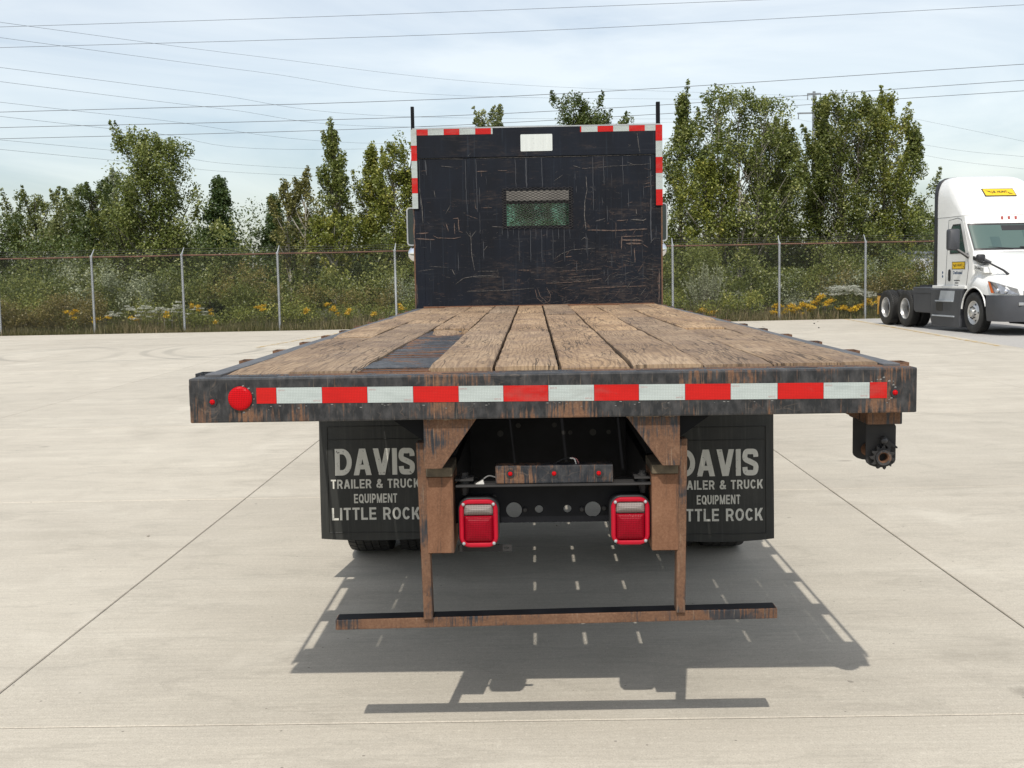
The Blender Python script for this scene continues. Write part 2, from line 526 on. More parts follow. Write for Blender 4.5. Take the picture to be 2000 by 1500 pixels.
def m_wood():
    g = G('weathered_oak')
    p = g.vec('Object', (1, 1, 1), rnd=37.0)
    sx = g.n('SeparateXYZ', Vector=p)
    low = g.noise(g.vec('Object', (3.6, 0.50, 1.0), rnd=37.0), 1.0, 2.0, 0.45, 0.3)
    ring = g.math('ADD', g.math('MULTIPLY', low, 30.0), g.math('MULTIPLY', sx.outputs[0], 34.0))
    wob = g.noise(g.vec('Object', (30, 4, 1), rnd=37.0), 1.0, 3, 0.6)
    ring = g.math('ADD', ring, g.math('MULTIPLY', wob, 0.45))
    saw = g.math('FRACT', ring)
    line = g.ramp(saw, [(0.0, 0.0), (0.55, 0.12), (0.86, 1.0), (0.97, 0.8), (1.0, 0.0)])
    fib = g.noise(g.vec('Object', (130, 5, 20), rnd=37.0), 1.0, 4, 0.65)
    patch = g.noise(g.vec('Object', (3, 1.3, 1), rnd=37.0), 1.0, 5, 0.6)
    c = g.ramp(patch, [(0.28, (0.215, 0.140, 0.082)), (0.5, (0.34, 0.232, 0.138)), (0.72, (0.45, 0.325, 0.205))])
    oir = g.n('ObjectInfo').outputs['Random']
    c = g.mix(g.math('MULTIPLY', line, g.math('MULTIPLY', g.ramp(patch, [(0.3, 0.85), (0.7, 0.5)]), g.math('ADD', 0.45, g.math('MULTIPLY', oir, 0.5)))), c, (0.105, 0.068, 0.042))
    c = g.mix(g.ramp(fib, [(0.3, 0.75), (0.53, 0.0)]), c, (0.10, 0.064, 0.042))
    c = g.mix(g.ramp(fib, [(0.58, 0.0), (0.8, 0.4)]), c, (0.50, 0.40, 0.29))
    dirt = g.noise(g.vec('Object', (2.0, 1.6, 1), (5, 2, 0), rnd=11.0), 1.6, 6, 0.65)
    c = g.mix(g.ramp(dirt, [(0.46, 0.0), (0.68, 0.72)]), c, (0.165, 0.110, 0.078))
    crk = g.math('ABSOLUTE', g.math('SUBTRACT', g.noise(g.vec('Object', (16, 0.9, 1), (1, 7, 0), rnd=19.0), 1.0, 3, 0.55), 0.5))
    crm = g.ramp(crk, [(0.0, 1.0), (0.016, 0.0)])
    crm = g.math('MULTIPLY', crm, g.ramp(g.noise(g.vec('Object', (2, 1.2, 1), (9, 3, 0), rnd=19.0), 1.0, 2), [(0.45, 0.0), (0.53, 1.0)]))
    c = g.mix(g.math('MULTIPLY', crm, 0.85), c, (0.03, 0.02, 0.014))
    oi = g.n('ObjectInfo').outputs['Random']
    c = g.n('HueSaturation', Color=c, Saturation=g.math('ADD', 0.93, g.math('MULTIPLY', oi, 0.16)), Value=g.math('ADD', 0.86, g.math('MULTIPLY', oi, 0.34))).outputs[0]
    g.set(Base_Color=c, Roughness=0.85)
    h = g.math('SUBTRACT', g.math('SUBTRACT', g.math('MULTIPLY', fib, 0.5), g.math('MULTIPLY', line, 0.5)), g.math('MULTIPLY', crm, 1.4))
    return g.bump(h, 0.7, 0.004).m

def m_rustpaint(name, amount=0.5, dark=(0.014, 0.018, 0.026), grey=0.25, streak=True):
    """dark paint over steel with rust running down it"""
    g = G(name)
    p = g.vec('Object')
    a = g.noise(g.vec('Object', (105, 40, 6.5) if streak else (22, 22, 22)), 1.0, 5, 0.62)
    b = g.noise(g.vec('Object', (4, 3, 4), (3, 1, 2)), 1.0, 5, 0.6)
    f = g.math('ADD', g.math('MULTIPLY', a, 0.44), g.math('MULTIPLY', b, 0.70))
    t = 0.80 - 0.40 * amount
    msk = g.ramp(f, [(t - 0.035, 0.0), (t + 0.025, 1.0)])
    fine = g.noise(p, 120, 4, 0.7)
    rust = g.ramp(g.math('ADD', g.math('MULTIPLY', fine, 0.5), g.math('MULTIPLY', b, 0.5)), [(0.3, (0.040, 0.024, 0.017)), (0.5, (0.115, 0.058, 0.032)), (0.7, (0.200, 0.110, 0.064))])
    gr = g.ramp(g.noise(g.vec('Object', (30, 10, 16), (7, 2, 1)), 1.0, 5, 0.65), [(0.42, 0.0), (0.68, 1.0)])
    pc = g.mix(g.math('MULTIPLY', gr, grey), dark, (0.12, 0.115, 0.115))
    tan = g.math('MULTIPLY', g.ramp(g.noise(g.vec('Object', (190, 60, 9), (2, 9, 4)), 1.0, 4, 0.6), [(0.60, 0.0), (0.68, 1.0)]), min(1.0, amount + 0.15))
    c = g.mix(msk, pc, rust)
    c = g.mix(g.math('MULTIPLY', tan, 0.55), c, (0.26, 0.20, 0.14))
    scr = g.math('ABSOLUTE', g.math('SUBTRACT', g.noise(g.vec('Object', (7, 7, 14), (1, 5, 8)), 1.0, 2, 0.5, 1.2), 0.5))
    scm = g.math('MULTIPLY', g.ramp(scr, [(0.0, 1.0), (0.007, 0.0)]), g.ramp(g.noise(p, 3.5, 2), [(0.5, 0.0), (0.56, 1.0)]))
    c = g.mix(g.math('MULTIPLY', scm, 0.28), c, (0.20, 0.15, 0.11))
    g.set(Base_Color=c, Roughness=g.ramp(msk, [(0.0, 0.42), (1.0, 0.85)]), Specular_IOR_Level=0.45)
    return g.bump(g.math('ADD', g.math('MULTIPLY', msk, 0.4), g.math('MULTIPLY', fine, 0.3)), 0.25, 0.002).m

def m_rust():
    g = G('rust_brown_steel')
    a = g.noise(g.vec('Object', (10, 10, 4)), 1.0, 6, 0.65)
    f = g.noise(g.vec('Object'), 160, 4, 0.7)
    c = g.ramp(g.math('ADD', g.math('MULTIPLY', a, 0.6), g.math('MULTIPLY', f, 0.4)), [(0.30, (0.085, 0.040, 0.023)), (0.48, (0.150, 0.074, 0.042)), (0.62, (0.200, 0.104, 0.061)), (0.76, (0.250, 0.160, 0.102))])
    st = g.noise(g.vec('Object', (60, 30, 4), (4, 2, 7)), 1.0, 4, 0.6)
    c = g.mix(g.ramp(st, [(0.56, 0.0), (0.70, 0.7)]), c, (0.05, 0.035, 0.028))
    g.set(Base_Color=c, Roughness=0.88, Specular_IOR_Level=0.25)
    return g.bump(f, 0.35, 0.002).m

def m_headboard():
    g = G('scratched_navy_black_paint')
    p = g.vec('Object')
    z = g.n('SeparateXYZ', Vector=p).outputs[2]
    x = g.n('SeparateXYZ', Vector=p).outputs[0]
    c = g.ramp(g.noise(g.vec('Object', (3, 3, 1.2)), 1.0, 5, 0.6), [(0.3, (0.0045, 0.0055, 0.0085)), (0.7, (0.0075, 0.0105, 0.018))])
    # chalky horizontal rub marks
    ch = g.noise(g.vec('Object', (1.6, 1, 34), (2, 0, 1)), 1.0, 5, 0.65)
    c = g.mix(g.ramp(ch, [(0.58, 0.0), (0.8, 0.5)]), c, (0.030, 0.034, 0.042))
    # faint grey runs
    run = g.noise(g.vec('Object', (60, 1, 1.6), (5, 0, 3)), 1.0, 3, 0.55)
    c = g.mix(g.ramp(run, [(0.62, 0.0), (0.76, 0.4)]), c, (0.030, 0.042, 0.058))
    # scratches through to rust, thickest low down where loads slid against the board
    low = g.math('SUBTRACT', 1.0, g.math('MULTIPLY', g.math('SUBTRACT', z, 1.34), 0.75), True)
    right = g.math('ADD', 0.55, g.math('MULTIPLY', x, 0.45))
    wear = g.math('MULTIPLY', low, right)
    col = (0.10, 0.066, 0.05)
    for i, (sc, rot, th, lo) in enumerate((((2.2, 1, 14), 0.0, 0.007, 0.66), ((2.6, 1, 20), 0.12, 0.006, 0.66), ((3.0, 1, 9), -0.22, 0.005, 0.69), ((5, 1, 5), 0.7, 0.004, 0.71), ((12, 1, 2.5), 0.1, 0.004, 0.70))):
        v = g.vec('Object', sc, (3.1 * i, 0.7 * i, 5.3 * i), (0, rot, 0))
        e = g.math('ABSOLUTE', g.math('SUBTRACT', g.noise(v, 1.0, 2.5, 0.5, 0.5), 0.5))
        ln = g.ramp(e, [(0.0, 1.0), (th, 0.0)])
        gate = g.noise(g.vec('Object', (5, 1, 9), (8.0 + i, i, 2.0 * i)), 1.0, 2, 0.5)
        gate = g.math('GREATER_THAN', g.math('ADD', gate, g.math('MULTIPLY', wear, 0.25)), lo)
        c = g.mix(g.math('MULTIPLY', g.math('MULTIPLY', ln, gate), 0.5), c, col if i % 2 == 0 else (0.095, 0.085, 0.078))
    # dull scuffed areas where loads rubbed
    sc1 = g.noise(g.vec('Object', (2.0, 1, 5.5), (6, 2, 9)), 1.0, 4, 0.6)
    sc2 = g.noise(g.vec('Object', (14, 1, 60), (1, 3, 5)), 1.0, 5, 0.7)
    scf = g.math('MULTIPLY', g.ramp(g.math('ADD', sc1, g.math('MULTIPLY', wear, 0.16)), [(0.54, 0.0), (0.72, 1.0)]), g.ramp(sc2, [(0.44, 0.0), (0.62, 1.0)]))
    c = g.mix(g.math('MULTIPLY', scf, 0.55), c, (0.060, 0.045, 0.038))
    # chips
    vo = g.n('TexVoronoi', Vector=g.vec('Object', (1, 1, 1.8)), Scale=26.0)
    chip = g.math('MULTIPLY', g.math('LESS_THAN', g.math('ADD', vo.outputs['Distance'], g.math('MULTIPLY', g.noise(p, 70, 2), 0.16)), 0.20), g.math('GREATER_THAN', g.n('SeparateColor', Color=vo.outputs['Color']).outputs[1], g.math('SUBTRACT', 0.985, g.math('MULTIPLY', wear, 0.14))))
    c = g.mix(g.math('MULTIPLY', chip, 0.8), c, (0.16, 0.135, 0.12))
    g.set(Base_Color=c, Roughness=0.5, Specular_IOR_Level=0.18)
    return g.bump(g.noise(p, 14, 3), 0.08, 0.004).m

def m_rubber(name='mud_flap_rubber', col=(0.024, 0.025, 0.023)):
    g = G(name)
    st = g.noise(g.vec('Object', (70, 4, 3.0)), 1.0, 4, 0.6)
    d = g.noise(g.vec('Object', (4, 4, 4)), 1.0, 5, 0.6)
    c = g.mix(g.ramp(st, [(0.5, 0.0), (0.78, 0.7)]), col, (0.055, 0.055, 0.05))
    c = g.mix(g.ramp(d, [(0.45, 0.0), (0.75, 0.6)]), c, (0.05, 0.048, 0.042))
    g.set(Base_Color=c, Roughness=0.6, Specular_IOR_Level=0.35)
    return g.m

def m_worn_print(name, col, wear=0.36):
    g = G(name)
    nz = g.noise(g.vec('Object'), 55, 5, 0.7)
    st = g.noise(g.vec('Object', (60, 4, 3.0)), 1.0, 4)
    c = g.mix(g.ramp(st, [(0.4, 0.25), (0.7, 0.0)]), col, tuple(x * 0.62 for x in col))
    c = g.mix(g.ramp(nz, [(wear - 0.04, 1.0), (wear, 0.0)]), c, (0.03, 0.03, 0.028))
    g.set(Base_Color=c, Roughness=0.6)
    return g.m

def m_tape(name, col, seg=True):
    g = G(name)
    vo = g.n('TexVoronoi', {'feature': 'DISTANCE_TO_EDGE'}, Vector=g.vec('Object', (1, 0.01, 1)), Scale=190.0, Randomness=0.25)
    cell = g.ramp(vo.outputs['Distance'], [(0.03, 1.0), (0.12, 0.0)])
    dirt = g.noise(g.vec('Object', (9, 1, 40)), 1.0, 5, 0.6)
    c = g.mix(g.math('MULTIPLY', cell, 0.75), col, tuple(x * 0.5 for x in col))
    c = g.mix(g.ramp(dirt, [(0.48, 0.0), (0.75, 0.55)]), c, tuple(x * 0.58 for x in col))
    d2 = g.noise(g.vec('Object', (2.5, 1, 6), (4, 1, 2)), 1.0, 5, 0.7)
    c = g.mix(g.ramp(d2, [(0.55, 0.0), (0.75, 0.4)]), c, (0.17, 0.15, 0.13))
    g.set(Base_Color=c, Roughness=0.42, Specular_IOR_Level=0.25)
    return g.m

def m_lens(name, col, rough=0.24):
    g = G(name)
    w1 = g.n('TexWave', {'wave_type': 'BANDS', 'bands_direction': 'X'}, Vector=g.vec('Object'), Scale=55.0, Distortion=0.3).outputs['Fac']
    w2 = g.n('TexWave', {'wave_type': 'BANDS', 'bands_direction': 'Z'}, Vector=g.vec('Object'), Scale=48.0, Distortion=0.3).outputs['Fac']
    h = g.math('ADD', w1, w2)
    c = g.mix(g.ramp(g.math('MULTIPLY', h, 0.5), [(0.1, 0.8), (0.6, 0.0)]), col, tuple(x * 0.45 for x in col))
    g.set(Base_Color=c, Roughness=rough, Specular_IOR_Level=0.10)
    return g.bump(h, 0.25, 0.002).m

def m_glass(name, tint=(0.72, 0.9, 0.84)):
    g = G(name)
    g.set(Base_Color=tint, Roughness=0.03, Transmission_Weight=1.0, IOR=1.45)
    return g.m

def m_leaf(name, c0, c1, c2, trans=0.35):
    g = G(name)
    t = g.n('Attribute', {'attribute_name': 'tint'}).outputs['Fac']
    c = g.ramp(t, [(0.0, c0), (0.55, c1), (1.0, c2)])
    g.set(Base_Color=c, Roughness=0.42, Specular_IOR_Level=0.5)
    tr = g.n('BsdfTranslucent', Color=g.mix(0.35, c, (0.16, 0.19, 0.02)))
    mx = g.n('MixShader', Fac=trans)
    g.nt.links.new(g.b.outputs[0], mx.inputs[1])
    g.nt.links.new(tr.outputs[0], mx.inputs[2])
    g.nt.links.new(mx.outputs[0], g.out.inputs[0])
    return g.m

def m_bark(name, a, b):
    g = G(name)
    f = g.noise(g.vec('Object', (14, 14, 3)), 1.0, 5, 0.65)
    g.set(Base_Color=g.ramp(f, [(0.35, a), (0.65, b)]), Roughness=0.9)
    return g.bump(f, 0.5, 0.02).m

M['concrete'] = m_concrete()
M['asphalt'] = m_asphalt()
M['ground'] = m_ground()
M['joint'] = m_joint()
M['yellow_line'] = m_yellow_line()
M['wood'] = m_wood()
M['steel_dark'] = m_rustpaint('dark_steel_light_rust', 0.42, (0.014, 0.016, 0.020), 0.45)
M['steel_header'] = m_rustpaint('header_steel', 0.40, (0.011, 0.012, 0.014), 0.36)
M['steel_half'] = m_rustpaint('half_rusted_steel', 0.68, (0.013, 0.015, 0.020), 0.15)
M['steel_patch'] = m_rustpaint('patch_plate_steel', 0.40, (0.013, 0.014, 0.017), 0.45, False)
M['steel_blue'] = m_rustpaint('speckled_blue_black_steel', 0.40, (0.010, 0.013, 0.019), 0.3)
M['rail_grey'] = simple('worn_grey_rail', (0.085, 0.085, 0.09), 0.5, 0.0, 0.3, 9)
M['rust'] = m_rust()
M['headboard'] = m_headboard()
M['rubber'] = m_rubber()
M['print_white'] = m_worn_print('worn_white_print', (0.60, 0.59, 0.53), 0.38)
M['tape_red'] = m_tape('red_reflective_tape', (0.50, 0.010, 0.008))
M['tape_white'] = m_tape('silver_reflective_tape', (0.43, 0.48, 0.465))
M['print_red'] = simple('faint_red_print', (0.42, 0.18, 0.17), 0.5)
M['lens_red'] = m_lens('red_lens', (0.24, 0.003, 0.012))
M['lens_clear'] = m_lens('clear_lens', (0.24, 0.21, 0.195))
M['lamp_red'] = simple('red_plastic_frame', (0.38, 0.003, 0.018), 0.38, 0.0, 0.10, 20, Specular_IOR_Level=0.25)
M['reflector_red'] = m_lens('red_reflector', (0.50, 0.006, 0.010))
M['wood_dark'] = simple('shade_darkened_spacer_wood', (0.085, 0.066, 0.042), 0.85, 0.0, 0.45, 30)  # shade on the spacers is darkened into their wood colour
M['black'] = simple('black_chassis_paint', (0.008, 0.0085, 0.0105), 0.5, 0.0, 0.4, 7, Specular_IOR_Level=0.12)
M['black_matt'] = simple('black_dusty_steel', (0.022, 0.021, 0.021), 0.75, 0.0, 0.35, 9)
M['tyre'] = m_rubber('tyre_rubber', (0.018, 0.018, 0.018))
M['chrome'] = simple('chrome', (0.75, 0.76, 0.78), 0.06, 1.0, 0.02)
M['alu'] = simple('polished_aluminium', (0.62, 0.63, 0.64), 0.28, 1.0, 0.08)
M['rim'] = simple('bright_wheel_rim', (0.58, 0.58, 0.57), 0.32, 0.7, 0.10)
M['galv'] = simple('galvanised_steel', (0.36, 0.38, 0.395), 0.5, 0.35, 0.14, 6)
M['rail_rust'] = simple('rusted_rail', (0.13, 0.062, 0.04), 0.8, 0.0, 0.4, 5)
M['wire'] = simple('weathered_fence_wire', (0.06, 0.06, 0.055), 0.65, 0.2, 0.2, 4)
M['cable'] = simple('overhead_cable', (0.10, 0.105, 0.115), 0.6, 0.2, 0.1)
M['white_paint'] = simple('white_truck_paint', (0.80, 0.80, 0.78), 0.28, 0.0, 0.015, 1.5, Coat_Weight=0.5, Coat_Roughness=0.1)
M['grey_plastic'] = simple('charcoal_plastic', (0.052, 0.055, 0.062), 0.5, 0.0, 0.12, 3)
M['black_plastic'] = simple('black_plastic', (0.018, 0.018, 0.020), 0.45, 0.0, 0.15)
M['cab_grey'] = simple('dirty_cab_back', (0.21, 0.20, 0.185), 0.7, 0.0, 0.2, 3)
M['glass'] = m_glass('tinted_glass', (0.42, 0.62, 0.54))
M['mirror_face'] = simple('mirror_reflection_green', (0.020, 0.032, 0.030), 0.22, 0.0, 0.1)  # dark green reflection put into the colour of the mirror face
M['plate'] = m_worn_print('scuffed_white_plate', (0.60, 0.64, 0.62), 0.33)
M['yellow'] = simple('yellow_sign', (0.78, 0.50, 0.02), 0.4, 0.0, 0.04)
M['ink'] = simple('black_ink', (0.02, 0.018, 0.015), 0.6)
M['ink_blue'] = simple('blue_ink', (0.05, 0.09, 0.17), 0.6)
M['marker'] = simple('marker_lens', (0.42, 0.09, 0.08), 0.25)
M['amber'] = simple('amber_lens', (0.62, 0.14, 0.03), 0.2)
M['lamp_grey'] = simple('headlamp_reflector', (0.32, 0.33, 0.35), 0.15, 0.5, 0.25, 12)
M['step'] = simple('grey_step', (0.42, 0.45, 0.48), 0.45, 0.2, 0.1)
M['flap_yellow'] = simple('yellow_flap', (0.42, 0.24, 0.05), 0.7)
M['scratch'] = m_worn_print('scratch_to_rust', (0.115, 0.072, 0.055), 0.50)
M['scratch_pale'] = m_worn_print('pale_scratch', (0.115, 0.104, 0.094), 0.50)
M['run'] = m_worn_print('grey_run_and_edge_light', (0.032, 0.036, 0.044), 0.38)  # water runs, and the light painted along the rib edges
M['shed'] = simple('white_shed_wall', (0.62, 0.63, 0.64), 0.7, 0.0, 0.1, 2)
M['shed_roof'] = simple('shed_roof', (0.20, 0.22, 0.25), 0.6)
M['pylon'] = simple('grey_pylon_steel', (0.22, 0.24, 0.26), 0.6, 0.2)
M['weld'] = simple('weld_bead', (0.20, 0.15, 0.11), 0.7, 0.2, 0.4, 60)
M['stone'] = simple('pale_stone', (0.40, 0.37, 0.32), 0.9, 0.0, 0.2, 12)
M['wire_black'] = simple('wire_sheath_black', (0.02, 0.02, 0.02), 0.5)
M['adhesive'] = m_worn_print('old_adhesive', (0.20, 0.20, 0.19), 0.40)
M['wire_white'] = simple('wire_sheath_white', (0.7, 0.68, 0.64), 0.5)

LEAF = {
    'poplar': m_leaf('poplar_leaf', (0.084, 0.117, 0.028), (0.194, 0.228, 0.058), (0.487, 0.492, 0.193)),
    'mid': m_leaf('olive_leaf', (0.071, 0.099, 0.026), (0.170, 0.195, 0.051), (0.351, 0.350, 0.106)),
    'dark': m_leaf('dark_leaf', (0.048, 0.077, 0.023), (0.108, 0.144, 0.043), (0.235, 0.266, 0.088)),
    'cone': m_leaf('deep_green_leaf', (0.038, 0.072, 0.024), (0.086, 0.133, 0.045), (0.185, 0.238, 0.081)),
    'yellow': m_leaf('yellow_green_leaf', (0.114, 0.137, 0.026), (0.249, 0.278, 0.057), (0.510, 0.461, 0.112)),
    'pale': m_leaf('pale_leaf', (0.108, 0.136, 0.048), (0.241, 0.263, 0.100), (0.456, 0.462, 0.216)),
    'silver': m_leaf('silver_leaf', (0.133, 0.157, 0.094), (0.292, 0.323, 0.197), (0.583, 0.604, 0.412)),
    'sparse': m_leaf('thin_brownish_leaf', (0.102, 0.106, 0.033), (0.219, 0.211, 0.071), (0.411, 0.366, 0.138)),
    'thicket': m_leaf('thicket_leaf', (0.076, 0.100, 0.020), (0.182, 0.207, 0.048), (0.342, 0.330, 0.095)),
    'russet': m_leaf('russet_leaf', (0.114, 0.092, 0.028), (0.226, 0.184, 0.052), (0.376, 0.295, 0.085)),
    'grass': m_leaf('grass_blade', (0.085, 0.090, 0.030), (0.17, 0.155, 0.070), (0.36, 0.28, 0.17)),
    'bloom_white': m_leaf('white_bloom', (0.42, 0.44, 0.35), (0.60, 0.61, 0.52), (0.72, 0.72, 0.64)),
    'bloom_gold': m_leaf('golden_bloom', (0.55, 0.32, 0.01), (0.78, 0.50, 0.02), (0.88, 0.64, 0.06)),
}
BARK = {'grey': m_bark('grey_bark', (0.11, 0.098, 0.078), (0.25, 0.225, 0.185)), 'pale': m_bark('pale_bark', (0.22, 0.20, 0.17), (0.42, 0.39, 0.335)), 'dark': m_bark('dark_bark', (0.035, 0.030, 0.024), (0.10, 0.088, 0.068))}

# ================================================================= THE SETTING
def sheet(name, pts, z, mat, kind='structure', parent=None):
    mb = MB()
    mb.add([(x, y, z) for x, y in pts], [tuple(range(len(pts)))])
    o = mb.build(name, mat, parent, normals=False)
    if parent is None:
        tag(o, kind=kind)
    return o

sheet('ground', [(-900, -300), (900, -300), (900, 1500), (-900, 1500)], -0.075, M['ground'])

def edge_x(y):                     # where the concrete meets the grey lot
    return 9.87 + 0.0518 * (y - 19.82)

def far_y(x):                      # far edge of the concrete, along the fence
    return 34.42 + max(0.0, x + 4.0) * 0.062

XJ = [-33.4, -28.9, -24.5, -20.0, -15.56, -11.12, -6.69, -2.254, 2.182, 6.62, None]
YJ = [-9.0, -4.35, 0.33, 4.90, 9.45, 14.0, 18.55, 23.1, 27.65, 31.2, None]
yard = sheet('concrete_yard', [(-33.5, -9.1), (8.45, -9.1), (10.66, 35.3), (-4, 34.45), (-33.5, 34.45)], -0.005, M['joint'])
rng = random.Random(4)
for i in range(len(XJ) - 1):
    for j in range(len(YJ) - 1):
        g2 = 0.0032
        def cx(k, y): return edge_x(y) if XJ[k] is None else XJ[k]
        ys0 = YJ[j]
        c = []
        for (a, b) in ((i, j), (i + 1, j), (i + 1, j + 1), (i, j + 1)):
            y = YJ[b]
            x = cx(a, y if y is not None else 35.0)
            if y is None:
                y = far_y(x)
            c.append([x, y])
        c[0][0] += g2; c[3][0] += g2; c[1][0] -= g2; c[2][0] -= g2
        g3 = 0.0058
        c[0][1] += g3; c[1][1] += g3; c[2][1] -= g3; c[3][1] -= g3
        mb = MB()
        dz = rng.uniform(-0.0015, 0.0015)
        mb.prism(c, 2, -0.07, dz)
        mb.build('concrete_slab', M['concrete'], yard, bevel=0.004)

sheet('asphalt_lot', [(8.5, -9), (60, -9), (60, 36.0), (edge_x(36.0) + 0.02, 36.0)], -0.012, M['asphalt'])
ly = [20.5, 24, 28, 32, 35.3]
sheet('yellow_lane_line', [(edge_x(y) - 0.30, y) for y in ly] + [(edge_x(y) - 0.19, y) for y in reversed(ly)], 0.006, M['yellow_line'])
sheet('yellow_lane_line', [(-6.85, 25.0), (-6.73, 25.0), (-5.5, 34.0), (-5.62, 34.0)], 0.006, M['yellow_line'])

# a few loose stones and a dry leaf or two on the concrete
for k in range(16):
    x, y = rng.choice(((rng.uniform(-6, 6), rng.uniform(-0.6, 12)), (rng.uniform(5, 10), rng.uniform(20, 34)), (rng.uniform(8.0, 9.8), rng.uniform(33.6, 34.6))))
    s = rng.uniform(0.006, 0.014) * (1.0 if y < 15 else 2.2)
    mb = MB()
    mb.lathe([(-0.5 * s, 0.45 * s), (0, s), (0.55 * s, 0.5 * s)], 7, 2, (0, 0, 0.5 * s))
    mb.v = [(a * rng.uniform(0.7, 1.3), b * rng.uniform(0.7, 1.3), c_) for a, b, c_ in mb.v]
    o = mb.build('pebble', M['stone'] if k % 3 else M['black_matt'])
    o.location = (x, y, 0.0015)
    tag(o, 'small loose pebble lying on the pale concrete', 'pebble', 'pebbles scattered on the concrete')

# ---------------------------------------------------------------- fence
FY = 34.95
def fence_y(x): return 34.75 + max(0.0, x + 4.0) * 0.05
POSTS = [-20.5, -17.5, -14.38, -11.40, -8.25, -4.40, -1.25, 1.75, 4.72, 8.27, 11.15, 14.3, 17.4]
FH = 2.52
fence = empty('chain_link_fence', (0, FY, 0))
tag(fence, 'tall chain link fence with rusty top rail and barbed wire along the yard', 'fence')
fence.location = (0, 0, 0)
for x in POSTS:
    y = fence_y(x)
    mb = MB()
    mb.tube([(x, y, -0.07), (x, y, FH - 0.02)], 0.038, 10)
    mb.tube([(x, y, FH - 0.02), (x, y, FH + 0.05)], 0.047, 10)
    p = mb.build('post', M['galv'], fence, smooth=50)
    mb = MB()
    mb.tube([(x, y, FH + 0.02), (x + 0.01, y + 0.27, FH + 0.26)], [0.024, 0.013], 6)
    mb.build('barbed_wire_arm', M['galv'], p, smooth=50)
for a, b in zip(POSTS[:-1], POSTS[1:]):
    mb = MB()
    ya, yb = fence_y(a), fence_y(b)
    mid = (a + b) / 2
    mb.tube([(a, ya, FH), (mid, (ya + yb) / 2, FH - 0.012), (b, yb, FH)], 0.024, 8)
    mb.build('top_rail', M['rail_rust'], fence, smooth=60)
for k, (dy, dz) in enumerate(((0.09, 0.075), (0.17, 0.15), (0.25, 0.225))):
    mb = MB()
    pts = []
    for a, b in zip(POSTS[:-1], POSTS[1:]):
        for t in (0.0, 0.5):
            x = a + (b - a) * t
            pts.append((x, fence_y(x) + dy, FH + dz - (0.025 if t else 0.0)))
    mb.tube(pts, 0.0045, 4)
    for i in range(0, 300):                       # barbs
        x = POSTS[0] + i * 0.125
        if x > POSTS[-1] - 0.1: break
        mb.tube([(x - 0.004, fence_y(x) + dy - 0.012, FH + dz - 0.03), (x + 0.006, fence_y(x) + dy + 0.012, FH + dz + 0.008)], 0.002, 3, False)
    mb.build('barbed_wire', M['wire'], fence)
mb = MB()
x0, x1, zl, zh = POSTS[0], POSTS[-1], 0.03, FH - 0.01
P_ = 0.0735
n = int((x1 - x0 + zh) / P_)
wr = 0.0015
for k in range(n):
    for sgn in (1, -1):
        xa = x0 - zh + k * P_ if sgn > 0 else x0 + k * P_
        xb = xa + (zh - zl) * sgn
        za, zb = zl, zh
        if min(xa, xb) < x0 or max(xa, xb) > x1:
            continue
        dy = 0.004 * sgn - 0.045
        m3 = [(xa, fence_y(xa) + dy, za), (xb, fence_y(xb) + dy, zb)]
        vs = []
        for (px, py, pz) in m3:
            vs += [(px - wr, py, pz + wr * sgn), (px + wr, py, pz - wr * sgn), (px, py - 1.6 * wr, pz)]
        mb.add(vs, [(0, 1, 4, 3), (1, 2, 5, 4), (2, 0, 3, 5)])
for i in range(int((x1 - x0) / P_)):             # twisted ends above the rail
    x = x0 + i * P_
    y = fence_y(x) - 0.05
    mb.tube([(x, y, FH - 0.02), (x + 0.012, y, FH + 0.05)], 0.003, 3, False)
o = mb.build('chain_mesh', M['wire'], fence, normals=False)

# ---------------------------------------------------------------- shed, pylon, cables
shed = empty('white_shed', (16.2, 47.0, 0))
tag(shed, 'small white shed half hidden by brush beyond the fence', 'shed')
MB().box(-1.1, 0.8, -0.9, 0.9, -0.07, 2.22).build('wall', M['shed'], shed)
MB().prism([(-1.2, 2.22), (0.9, 2.22), (0.9, 2.30), (-1.2, 2.40)], 1, -1.05, 1.05).build('roof', M['shed_roof'], shed)
MB().box(-0.5, 0.1, -0.93, -0.9, 0.9, 1.6).build('vent', M['shed_roof'], shed)

py = empty('power_pylon', (49.03, 200, 0))
tag(py, 'grey steel power pole with crossarms rising behind the right trees', 'pylon')
MB().tube([(0, 0, -0.07), (0, 0, 31.7)], [0.55, 0.24], 10).build('pole', M['pylon'], py, smooth=60)
for z, a, b in ((31.3, -1.15, 1.15), (28.1, -2.8, 0.0), (25.6, 0.0, 2.7)):
    arm = MB().box(a, b, -0.12, 0.12, z - 0.12, z + 0.12).build('crossarm', M['pylon'], py)
    for x in ((a, b) if a * b < 0 else ((a,) if a else (b,))):
        xx = x * 0.94
        MB().lathe([(z - 0.95, 0.05), (z - 0.9, 0.11), (z - 0.5, 0.07), (z - 0.12, 0.06)], 8, 2, (xx, 0, 0)).build('insulator', M['pylon'], arm)

